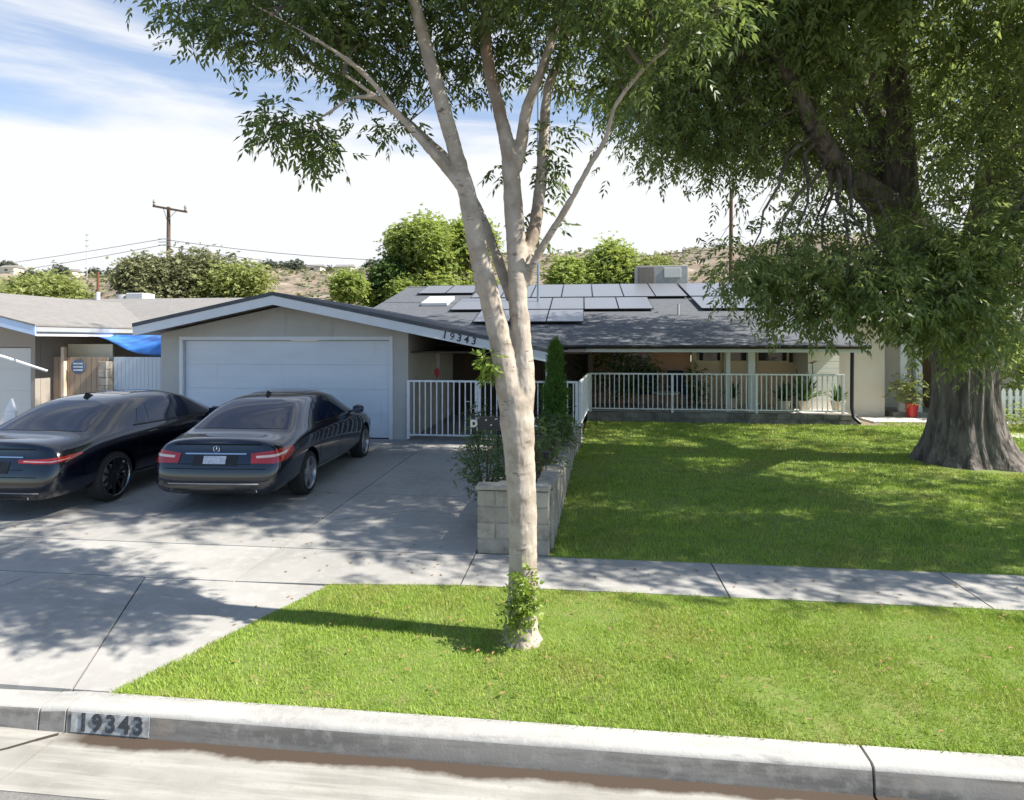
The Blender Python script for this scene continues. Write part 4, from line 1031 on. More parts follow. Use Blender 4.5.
# ---- utility poles, mast, wires
def pole(name, px, top, t, label, arm=None):
    c = P(px, top, t); root = empty(name, (c.x, c.y, .2), label, 'utility pole')
    mb = MB(); mb.tube([(c.x, c.y, -.3), (c.x + .05, c.y, c.z)], [.19, .12], 10); mb.build('shaft', M['wood'], root, smooth=True)
    if arm:
        a, b = P(arm[0], arm[1], t - .2), P(arm[2], arm[3], t - .2)
        mb = MB(); mb.bar(a, b, .12, .14); cr = mb.build('crossarm', M['wood'], root)
        for u in (.03, .95):
            q = a.lerp(b, u); mb = MB(); mb.lathe([(.04, .07), (.09, .12), (.06, .2), (.1, .28), (.02, .5)], 8, c=q); mb.build('insulator', M['greywood'], cr, smooth=True)
        mb = MB(); m0 = a.lerp(b, .5); mb.bar(a.lerp(b, .3), Vector((c.x, c.y - .1, m0.z - .8)), .03, .03); mb.bar(a.lerp(b, .7), Vector((c.x, c.y - .1, m0.z - .8)), .03, .03); mb.build('brace', M['galv'], root)
    return root
pr = pole('utility_pole', 168, 207, 44, 'wooden utility pole with crossarm rising behind the wide grey-green tree', (153, 206, 187, 212))
mb = MB()
for k in range(3): q = P(163, 239 + k * 3, 43.7); mb.bar(q - Vector((.35, 0, 0)), q + Vector((.6, 0, 0)), .05, .05)
mb.build('bracket', M['galv'], pr)
pole('utility_pole', 730.5, 189, 44, 'plain brown wooden pole left of the big tree crown')
def wire(name, a, b, sag, label, r=.018):
    q = [a.lerp(b, u) - Vector((0, 0, 4 * sag * u * (1 - u))) for u in np.linspace(0, 1, 17)]
    mb = MB(); mb.tube(q, r, 4, cap=False); tag(mb.build(name, M['black']), label, 'wire')
wire('overhead_wire', P(163, 239, 43.8), P(-300, 285, 90), 1.2, 'upper overhead wire running left from the pole with crossarm')
wire('overhead_wire', P(163, 245, 43.8), P(-300, 300, 90), 1.2, 'lower overhead wire running left from the pole with crossarm')
wire('overhead_wire', P(168, 240, 43.8), P(728, 248, 44), 1.3, 'upper overhead wire running between the two wooden poles')
wire('overhead_wire', P(168, 246, 43.8), P(728, 256, 44), 1.6, 'lower overhead wire running between the two wooden poles')
mb = MB(); c = P(87, 233, 280); zb = float(hill_z(np.array(c.x), np.array(c.y)))
mb.tube([(c.x, c.y, zb - 1), (c.x, c.y, c.z)], .14, 5)
for k in range(3): mb.box(c.x - .9, c.x + .9, c.y - .1, c.y + .1, c.z - 1 - k * 2.5, c.z - .7 - k * 2.5)
tag(mb.build('radio_mast', M['palegrey']), 'thin pale radio mast on the hill skyline at left', 'mast')

# ================================================================== LEFT NEIGHBOUR
nb = empty('neighbour_house', (-13, 13.7, .2), 'left neighbour house with tan shingle roof and white fascia cut by the photo edge', 'house')
NE, NEZ, NR = 16.9, 3.02, 21.3; NRZ = NEZ + .24 * (NR - NE)
mb = MB(); mb.extr([(-30, NE, NEZ - .05), (-30, NR, NRZ - .05), (-30, 26, NEZ - .1), (-30, 26, NEZ - .05), (-30, NR, NRZ), (-30, NE, NEZ)], (30 - 10.45, 0, 0))
nr_ = mb.build('main_roof', M['shingle2'], nb)
mb = MB(); mb.box(-15, -10.46, NE + .05, NE + .09, NEZ - .26, NEZ - .19); mb.build('eave_board', M['trim'], nb)
mb = MB(); mb.box(-15, -10.46, NE + .01, NE + .05, NEZ - .19, NEZ - .055); mb.build('eave_fascia', mat_new('bluegrey_trim', (.42, .46, .52), .6), nb)
px_, pz_ = -16.4, 3.86
mb = MB()
def nz_(x): return pz_ - abs(x - px_) * .235
for a, b in ((-22, px_), (px_, -12.2)):
    mb.extr([(a, 12.6, nz_(a) - .04), (b, 12.6, nz_(b) - .04), (b, 12.6, nz_(b)), (a, 12.6, nz_(a))], (0, 9, 0))
mb.build('garage_roof', M['shingle2'], nb)
mb = MB()
for a, b in ((-21.9, px_), (px_, -12.21)):
    mb.extr([(a, 12.61, nz_(a) - .25), (b, 12.61, nz_(b) - .25), (b, 12.61, nz_(b) - .042), (a, 12.61, nz_(a) - .042)], (0, .035, 0))
ff_ = mb.build('fascia', mat_new('skyblue_trim', (.50, .62, .80), .5), nb)
zz_ = nz_(-12.2)
mb = MB(); mb.box(-12.26, -12.215, 12.66, 21.5, zz_ - .16, zz_ - .045); mb.build('side_fascia', mat_new('grey_trim', (.36, .37, .38), .6), nb)
mb = MB(); mb.box(-12.30, -12.265, 12.7, 21.5, zz_ - .26, zz_ - .15); mb.build('frieze_board', M['trim'], nb)
mb = MB()
mb.extr([(-20, 13.7, .2), (-17.9, 13.7, .2), (-17.9, 13.7, 2.35), (-13.38, 13.7, 2.35), (-13.38, 13.7, .2), (-13.26, 13.7, .2), (-13.26, 13.7, nz_(-13.26) - .1), (px_, 13.7, pz_ - .1), (-20, 13.7, nz_(-20) - .1)], (0, .15, 0))
mb.box(-13.40, -13.262, 13.86, 21, .2, 2.6); mb.box(-30, -12.92, 20.8, 21, .2, 3.0)
mb.build('wall', mat_new('greytan_stucco', (.33, .29, .25), .9, bump=(120, .3, .005)), nb)
mb = MB()
for i in range(4): mb.box(-17.88, -13.40, 13.78, 13.82, .24 + i * .525, .24 + (i + 1) * .525 - .012)
mb.box(-17.87, -13.41, 13.79, 13.83, .24, 2.33)
mb.build('garage_door', mat_new('grey_door', (.58, .58, .57), .5), nb)
mb = MB(); c = Vector((-12.0, 16.8, 2.75)); mb.lathe([(.02, .12), (.07, .1), (.1, 0), (.05, -.1), (.01, -.12)], 10, c=c); mb.bar(c, c + Vector((-.3, .1, .1)), .04, .04); mb.lathe([(.02, .1), (.09, .05), (.06, -.08)], 10, c=c + Vector((.22, 0, -.02)))
mb.build('floodlight', M['palegrey'], nb, smooth=True)
# roof cooler and pipes on the left roof
q = P(98, 292, 23.0); mb = MB(); mb.tube([q - Vector((0, 0, .8)), q], .07, 8); pv = mb.build('vent_pipe', M['palegrey'], nr_); mb = MB(); mb.tube([q, q + Vector((0, 0, .75))], .045, 8); mb.build('rusty_stack', M['rust'], pv)
q = P(134, 300, 23.4); mb = MB(); mb.box(q.x - .35, q.x + .35, q.y, q.y + .7, q.z - .6, q.z + .27); ac = mb.build('roof_cooler', M['palegrey'], nr_, bevel=.03)
mb = MB(); mb.tube([(q.x - .62, q.y + .2, q.z - .3), (q.x - .62, q.y + .2, q.z + .22)], .24, 12); mb.build('cooler_duct', M['galv'], ac, smooth=True)
# tan wall, post, sign, fences, tarp
tw = empty('tan_screen_wall', (-12, 15.6, .2), 'tan board fence with cream cap between the two houses', 'fence')
mb = MB()
for k in range(10): mb.box(-13.24 + k * .15, -13.24 + k * .15 + .142, 14.2, 14.23, .22, 2.10)
mb.build('boards', mat_new('tan_boards', (.44, .32, .22), .85, var=[((12, 12, 1), 3, (.36, .26, .18), .4, .7)]), tw)
mb = MB(); mb.box(-13.2, -11.95, 14.6, 14.63, 2.0, 2.42); mb.build('cap_board', M['cream'], tw)
mb = MB(); mb.box(-12.94, -12.86, 14.10, 14.19, .22, 2.35); mb.build('post', M['tan'], tw)
mb = MB(); q = P(75, 367, 15.4); mb.v = []; 
oc = [(q.x + .20 * math.cos(math.radians(22.5 + 45 * k)), 14.16, q.z + .19 * math.sin(math.radians(22.5 + 45 * k))) for k in range(8)]
mb.extr(oc, (0, .012, 0)); sg = mb.build('security_sign', mat_new('sign_blue', (.10, .16, .28), .5)); tag(sg, 'small dark blue octagonal sign with pale lines on the tan fence', 'sign')
mb = MB()
for zz, hh in ((.08, .035), (.0, .035), (-.08, .035)): mb.box(q.x - .12, q.x + .12, 14.152, 14.159, q.z + zz - hh / 2, q.z + zz + hh / 2)
mb.build('lettering', M['trim'], sg)
mb = MB(); blocks(mb, -11.93, -11.70, 14.1, 14.4, .2, 2.0, .35, .2); tag(mb.build('block_pier', M['block'], bevel=.01), 'grey block pier left of the white side gate', 'pier')
wf = empty('white_fence', (-10.4, 14.6, .2), 'white vertical board side gate left of the garage corner', 'fence')
mb = MB()
for k in range(16): mb.box(-11.67 + k * .105, -11.67 + k * .105 + .099, 14.3, 14.32, .24, 2.10)
mb.build('boards', mat_new('white_boards', (.62, .66, .70), .6), wf)
mb = MB(); mb.box(-11.66, -9.97, 14.322, 14.36, 1.7, 1.8); mb.box(-11.66, -9.97, 14.322, 14.36, .5, .6); mb.build('rail', M['trim'], wf)
# blue tarp slung below the eave
V = []; nu, nv_ = 16, 6
for j in range(nv_ + 1):
    for i in range(nu + 1):
        u, v = i / nu, j / nv_
        x_ = -12.3 + 2.2 * u; zt = 2.66 - .02 * u; zb_ = 2.60 - .50 * min(1, u * 1.3) + .04 * math.sin(u * 9)
        V.append((x_, 15.0 + .18 * math.sin(v * 3 + u * 4) - v * .5, zt + (zb_ - zt) * v - .05 * math.sin(v * math.pi) * math.sin(u * 7)))
mb = MB(); mb.add(V, [(j * (nu + 1) + i, j * (nu + 1) + i + 1, (j + 1) * (nu + 1) + i + 1, (j + 1) * (nu + 1) + i) for j in range(nv_) for i in range(nu)])
o = mb.build('blue_tarp', M['blue'], smooth=True); tag(o, 'bright blue tarp hanging under the eave above the white side gate', 'tarp'); m_ = o.modifiers.new('thick', 'SOLIDIFY'); m_.thickness = .006
# dark lean-to interior behind
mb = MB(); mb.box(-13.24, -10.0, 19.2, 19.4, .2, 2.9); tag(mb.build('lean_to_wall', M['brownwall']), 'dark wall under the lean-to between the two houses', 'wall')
mb = MB(); mb.tube([P(-40, 345, 13.4), P(4, 357, 13.9), P(47, 371, 14.6)], .035, 6); tag(mb.build('awning_pole', M['trim'], smooth=True), 'slanting white pole in front of the neighbour garage door', 'pole')
# white pointed yard post by the neighbour's door
q = P(10, 408, 13.2); mb = MB(); mb.box(q.x - .14, q.x + .12, q.y, q.y + .06, .24, 1.0); mb.extr([(q.x - .14, q.y, 1.0), (q.x + .12, q.y, 1.0), (q.x + .02, q.y, 1.28)], (0, .06, 0)); tag(mb.build('white_yard_board', M['trim'], bevel=.01), 'small white pointed board standing by the neighbour garage door', 'board')

# ================================================================== RIGHT NEIGHBOUR
rb = empty('neighbour_house', (9, 19.6, .3), 'right neighbour house of beige stucco with white columns behind the big tree', 'house')
mb = MB(); mb.box(7.5, 8.8, 19.3, 19.5, .2, 3.2); mb.box(8.6, 8.8, 19.52, 21, .2, 3.2); mb.box(8.8, 12.2, 20.8, 21, .2, 3.2); mb.box(12.2, 30, 19.9, 20.1, .2, 3.2)
mb.build('wall', M['beige'], rb)
for xx in (9.35, 9.77): mb = MB(); mb.box(xx - .09, xx + .09, 19.35, 19.53, .3, 2.95); mb.build('column', M['trim'], rb)
mb = MB(); mb.box(10.3, 11.2, 20.76, 20.79, .3, 2.4); mb.build('front_door', M['wood'], rb)
for (a, b) in ((12.7, 14.3), (15, 16.4)):
    mb = MB(); mb.box(a, b, 19.84, 19.89, 1.25, 2.55); wq = mb.build('window', M['greywood'], rb)
    mb = MB(); mb.box(a + .06, (a + b) / 2 - .03, 19.82, 19.835, 1.32, 2.48); mb.box((a + b) / 2 + .03, b - .06, 19.82, 19.835, 1.32, 2.48); mb.build('pane', M['glass'], wq)
mb = MB(); mb.extr([(7.8, 18.6, 2.95), (7.8, 27, 4.9), (7.8, 27, 4.98), (7.8, 18.6, 3.05)], (22, 0, 0)); mb.build('roof', M['shingle2'], rb)
mb = MB(); mb.box(9.0, 30, 19.22, 20.75, .2, .42); mb.build('porch_step', M['conc'], rb)
# terracotta plant in a red pot
pp_ = empty('potted_plant', (9.35, 19.0, .3), 'leafy plant in a red pot beside the white columns', 'potted plant')
mb = MB(); mb.lathe([(.0, .0), (.12, 0), (.17, .38), (.19, .4), (.15, .4), (0, .36)], 16, c=(9.40, 19.0, .42 - .1)); mb.build('pot', M['red'], pp_, smooth=True)
leaf_obj('foliage', compound_leaves(blob_pts((9.30, 19.0, 1.15), (.42, .35, .42), 40), 6, (.1, .1, .1), .12, .09, .04, 5, .1), M['leaf_bush'], pp_)
mb = MB(); mb.tube([(9.4, 19.0, .6), (9.33, 19.0, 1.1)], .02, 5); mb.build('stem', M['wood'], pp_)
# picket fence at far right
pf = empty('picket_fence', (11, 17.6, .3), 'white picket fence right of the massive tree trunk', 'fence')
mb = MB()
for k in range(40):
    a = 10.35 + k * .16; mb.extr([(a, 17.2, .38), (a + .09, 17.2, .38), (a + .09, 17.2, 1.22), (a + .045, 17.2, 1.30), (a, 17.2, 1.22)], (0, .02, 0))
mb.build('pickets', M['trim'], pf)
mb = MB(); mb.box(10.3, 17.5, 17.222, 17.26, .55, .63); mb.box(10.3, 17.5, 17.222, 17.26, 1.0, 1.08); mb.build('rail', M['trim'], pf)
def bush(name, c, r, n_, mat, label, leaf=.06, cat='bush', per=5, parent=None, droop=.1, stems=5):
    c = Vector(c); zb = c.z - r[2]
    root = empty(name, (c.x, c.y, zb), label, cat)
    leaf_obj('foliage', compound_leaves(blob_pts(c, r, n_, .3), per, (leaf * 1.2,) * 3, leaf * 1.6, leaf, leaf * .45, 5, droop), mat, root)
    mb = MB()
    for k in range(stems):
        a = 6.28 * k / stems; mb.tube([(c.x, c.y, zb - .05), (c.x + math.cos(a) * r[0] * .4, c.y + math.sin(a) * r[1] * .4, c.z), (c.x + math.cos(a) * r[0] * .7, c.y + math.sin(a) * r[1] * .7, c.z + r[2] * .6)], [.014, .01, .005], 5)
    mb.build('stems', M['wood'], root)
    return root
bush('hedge_bush', (11.3, 16.7, .55), (1.0, .4, .38), 90, M['leaf_lime'], 'low bright green bush in front of the picket fence', .07)
bush('hedge_bush', (13.8, 16.6, .55), (.8, .4, .3), 60, M['leaf_bush'], 'second green bush along the picket fence beyond the photo edge', .07)
bush('climbing_bush', (12.6, 18.6, 1.9), (1.3, .6, 1.3), 150, M['leaf_lime'], 'light green leafy shrub before the far right windows', .12)

# ================================================================== GARDEN
# cypress
cy = P(555, 400, 11.0)
cr_ = empty('cypress', (cy.x, cy.y, .9), 'slender bright green cypress in the planter beside the entry railing', 'shrub')
n_ = 900; h_ = rng.uniform(0, 1, n_) ** 1.1
zz = .8 + h_ * 1.62; rr = .25 * np.clip(1.15 * (1 - h_) ** .62, 0, 1) * (.9 + .2 * np.sin(h_ * 17)) * rng.uniform(.6, 1.05, n_); aa = rng.uniform(0, 6.28, n_)
pts = np.stack([cy.x + rr * np.cos(aa), cy.y + rr * np.sin(aa), zz], 1)
leaf_obj('foliage', compound_leaves(pts, 5, (.025, .025, .05), .07, .06, .014, 5, -1.6), M['leaf_cyp'], cr_)
mb = MB(); mb.tube([(cy.x, cy.y, .75), (cy.x, cy.y, 2.3)], [.05, .01], 7); mb.build('trunk', M['wood'], cr_)
bush('shrub', (cy.x + .12, cy.y - .8, 1.05), (.28, .3, .28), 60, M['leaf_dark'], 'dark shrub at the foot of the cypress beside the railing end', .05)
# rose bushes in planter
for (px, py, t, r, n_, lab) in ((486, 462, 8.0, (.36, .4, .46), 80, 'dark leafy rose bush left of the trunk behind the planter front'), (545, 455, 8.4, (.26, .4, .42), 60, 'rose bush right of the trunk inside the planter wall'), (515, 445, 9.3, (.5, .5, .40), 80, 'rose bush hidden behind the pale trunk in the planter'), (478, 425, 9.6, (.16, .25, .32), 26, 'tall thin rose with a white bloom at the left of the planter')):
    c = P(px, py, t); b_ = bush('rose_bush', c, r, n_, M['leaf_rose'], lab, .05)
    mb = MB()
    for k in range(7):
        a = random.uniform(0, 6.28); mb.tube([(c.x, c.y, c.z - r[2]), (c.x + .7 * math.cos(a) * r[0], c.y + .6 * math.sin(a) * r[1], c.z), (c.x + math.cos(a) * r[0] * 1.15, c.y + math.sin(a) * r[1], c.z + r[2] * random.uniform(.3, 1.2))], [.008, .006, .003], 4)
    mb.build('canes', M['leaf_rose'], b_)
def bloom(parent, c, r, mat):
    mb = MB()
    for k in range(10):
        a = k * 2.4; rr = r * (.3 + .7 * k / 10); d = Vector((math.cos(a), math.sin(a), .6 - .05 * k)); u = Vector((-math.sin(a), math.cos(a), 0))
        c_ = Vector(c); mb.add([c_, c_ + d * rr * .6 + u * rr * .45, c_ + d * rr, c_ + d * rr * .6 - u * rr * .45], [(0, 1, 2, 3)])
    mb.build('bloom', mat, parent)
for (a, b, t) in ((468, 402, 9.5), (472, 420, 9.4), (475, 409, 9.6)): bloom(b_, P(a, b, t), .055, M['petal_white'])
mb = MB()
for xx in (-1.06, -.95): pass
for k in range(5):
    q = P(488 + random.uniform(-4, 4), 484, 7.2); 
mb.box(-.97, -.72, 6.93, 7.12, .80, .89)
tag(mb.build('edging_stone', M['block'], bevel=.03), 'small pale stone lying behind the planter front under the roses', 'stone')
# name sign on two iron posts with arched rod
sr = empty('garden_sign', P(517, 430, 8.9) , 'dark hanging garden sign with pale letters on black posts across the planter', 'garden sign')
a_, b_2 = P(498, 430, 8.8), P(536, 430, 8.8)
for q in (a_, b_2):
    mb = MB(); mb.tube([(q.x, q.y, .7), (q.x, q.y, 1.42)], .016, 7); mb.build('post', M['black'], sr, smooth=True)
q0, q1 = P(472, 414, 8.8), P(562, 420, 8.8)
mb = MB(); mb.tube([q0.lerp(q1, u) + Vector((0, 0, .10 * math.sin(u * math.pi))) for u in np.linspace(0, 1, 12)], .006, 5); mb.tube([q0 - Vector((0, 0, .27)), q1 - Vector((0, 0, .2))], .006, 5); mb.tube([q1, q1 - Vector((0, 0, .2))], .006, 5); mb.tube([q0, q0 - Vector((0, 0, .27))], .006, 5)
mb.build('wire_frame', M['black'], sr)
p0, p1 = P(479, 423, 8.75), P(538, 425, 8.75)
mb = MB(); mb.bar(p0, p1, .02, .19); bd = mb.build('board', mat_new('sign_board', (.06, .05, .045), .8), sr)
text_mesh('letter', 'D', .13, M['petal_white'], Matrix.Translation(p0 + Vector((-.07, -.03, -.01))) @ FACE_FRONT, .004, parent=sr, bold=.008)
mb = MB()
for (px, py) in ((516, 418), (519, 424), (522, 428), (527, 417), (530, 425), (534, 419), (536, 426), (486, 420), (491, 425), (496, 419)):
    q = P(px, py, 8.70); r = random.uniform(.02, .034)
    a = random.uniform(0, 3); mb.add([q + Vector((math.cos(a) * r * 1.4, 0, math.sin(a) * r * .6)), q + Vector((-math.sin(a) * r * .5, -.006, math.cos(a) * r * .5)), q - Vector((math.cos(a) * r * 1.4, 0, math.sin(a) * r * .6)), q + Vector((math.sin(a) * r * .5, -.006, -math.cos(a) * r * .5))], [(0, 1, 2, 3)])
mb.build('pale_leaves', M['petal_white'], bd)
# lamp post
lp = empty('lamp_post', P(520.5, 400, 12.0), 'slim pale lamp post with black lantern just right of the trunk', 'lamp post')
q = P(520.5, 344, 12.0)
mb = MB(); mb.tube([(q.x, q.y, .25), (q.x, q.y, q.z - .12)], .035, 10); mb.build('pole', M['rail'], lp, smooth=True)
mb = MB(); mb.lathe([(.02, -.12), (.07, -.10), (.10, .02), (.12, .03), (.03, .12), (0, .14)], 12, c=q); mb.build('lantern', M['black'], lp, smooth=True)
# solar spike light in the planter
q = P(546, 458, 7.8); mb = MB(); mb.tube([(q.x, q.y, .8), (q.x, q.y, q.z)], .008, 6); mb.lathe([(.0, 0), (.03, .0), (.035, .07), (.05, .075), (.0, .1)], 10, c=q)
tag(mb.build('path_light', M['black'], smooth=True), 'small black stake light among the roses right of the trunk', 'garden light')

# porch hedge, chairs, pots
bush('porch_hedge', (1.0, 18.2, 1.55), (1.35, .4, .72), 260, M['leaf_dark'], 'dark clipped shrub filling the left half of the porch', .07, 'shrub')
bush('porch_fern', (3.35, 18.9, 1.2), (.35, .3, .55), 50, M['leaf_dark'], 'leafy green plant beside the blue chairs on the porch', .08, 'plant')
def chair(name, x0, y0, label, mat):
    root = empty(name, (x0, y0, .56), label, 'chair', 'chairs on the porch')
    mb = MB(); mb.box(x0 - .28, x0 + .28, y0 - .25, y0 + .25, .95, 1.02); mb.build('seat', mat, root, bevel=.02)
    mb = MB(); mb.extr([(x0 - .28, y0 + .2, 1.0), (x0 + .28, y0 + .2, 1.0), (x0 + .24, y0 + .36, 1.62), (x0 - .24, y0 + .36, 1.62)], (0, .05, 0)); mb.build('backrest', mat, root, bevel=.02)
    for sx in (-.25, .25):
        for sy in (-.22, .22): mb = MB(); mb.box(x0 + sx - .02, x0 + sx + .02, y0 + sy - .02, y0 + sy + .02, .56, .95); mb.build('leg', M['greywood'], root)
        mb = MB(); mb.box(x0 + sx - .03, x0 + sx + .03, y0 - .25, y0 + .25, 1.15, 1.19); mb.build('armrest', M['greywood'], root)
chair('porch_chair', 1.95, 18.5, 'dark blue porch chair right of the hedge', M['bluefab'])
chair('porch_chair', 2.75, 18.6, 'dark blue porch chair nearest the brick wall corner', M['bluefab'])
mb = MB(); mb.lathe([(0, .0), (.38, 0), (.40, .03), (.38, .05), (0, .05)], 20, c=(2.35, 18.0, 1.0)); 
tr_ = empty('porch_table', (2.35, 18.0, .56), 'small round pale table in front of the porch chairs', 'table'); mb.build('top', M['palegrey'], tr_, smooth=True)
mb = MB(); mb.tube([(2.35, 18, .56), (2.35, 18, 1.0)], .03, 8); mb.build('stand', M['greywood'], tr_)
def blade_plant(name, x0, y0, z0, n_, L_, label, mat, flowers=None, w=.06):
    root = empty(name, (x0, y0, z0), label, 'plant'); mb = MB()
    for k in range(n_):
        a = random.uniform(0, 6.28); e = random.uniform(.5, 1.35); l = L_ * random.uniform(.6, 1.1); pr_ = Vector((x0, y0, z0)); u = Vector((-math.sin(a), math.cos(a), 0)); q = []
        for j in range(5):
            f = j / 4; q.append((pr_ + Vector((math.cos(a) * math.cos(e) * l * f, math.sin(a) * math.cos(e) * l * f, math.sin(e) * l * f - .35 * l * f * f * math.cos(e))), w * (1 - f) ** .6 * (.5 + f)))
        for j in range(4): mb.add([q[j][0] - u * q[j][1], q[j][0] + u * q[j][1], q[j + 1][0] + u * q[j + 1][1], q[j + 1][0] - u * q[j + 1][1]], [(0, 1, 2, 3)])
    mb.build('leaves', mat, root)
    mb = MB(); mb.lathe([(.0, 0), (.13, 0), (.18, .26), (.2, .28), (.15, .28), (0, .24)], 14, c=(x0, y0, z0 - .25)); mb.build('pot', M['cream'], root, smooth=True)
    for i in range(flowers or 0): bloom(root, (x0 + random.uniform(-.35, .3), y0 - random.uniform(0, .2), z0 + random.uniform(.2, .8)), .07, M['petal_red'])
    return root
blade_plant('flowering_plant', 5.55, 17.95, .82, 34, .75, 'spiky plant with red flowers on the sunny end of the porch', M['leaf_rose'], 6)
blade_plant('broad_leaf_plant', 6.1, 18.0, .82, 40, 1.0, 'tall dark broad-leaved plant behind the porch railing', M['leaf_dark'], 0, .08)
blade_plant('fan_plant', 6.95, 17.9, .82, 30, .6, 'low fan-leaved green plant at the right end of the porch', M['leaf_rose'])
blade_plant('spiky_plant', 4.3, 18.6, .82, 24, .7, 'slender green pot plant between the two white porch posts', M['leaf_rose'])
rs = empty('standing_rose', (6.28, 17.9, .56), 'tall single stem with a dark red bloom at the porch end', 'plant')
mb = MB(); mb.tube([(6.28, 17.9, .56), (6.3, 17.9, 1.3), (6.28, 17.88, 1.88)], .012, 6); mb.build('stem', M['leaf_rose'], rs)
for dx_ in (-.05, .06, 0): bloom(rs, (6.28 + dx_, 17.86, 1.9 + dx_ * .5), .13, M['petal_red'])

# hanging ornament on entry post
mb = MB(); mb.lathe([(0, .12), (.05, .06), (.06, -.02), (0, -.14)], 10, c=(-3.42, 14.34, 1.75)); tag(mb.build('hanging_ornament', M['petal_red'], smooth=True), 'small red ornament hanging on the entry post behind the railing', 'ornament')

# ================================================================== CARS
def paint(name, col, metal=.2):
    m = mat_new(name, col, .2, metal=metal, coat=1.0, spec=.5)
    return m
CH = mat_new('chrome', (.65, .66, .68), .15, metal=1)
TY = mat_new('tyre_rubber', (.02, .02, .02), .85)
TG = mat_new('tinted_glass', (.008, .018, .045), .07, spec=.9)
LR = mat_new('lamp_red', (.42, .014, .01), .2, coat=1)
LW = mat_new('lamp_clear', (.75, .55, .48), .2, coat=1)
PL = mat_new('plate_white', (.55, .57, .62), .5, var=[(30, 2, (.42, .44, .50), .45, .6)])
BP = mat_new('black_plastic', (.012, .012, .013), .6)
GAPM = mat_new('panel_gap', (.002, .002, .002), .9)

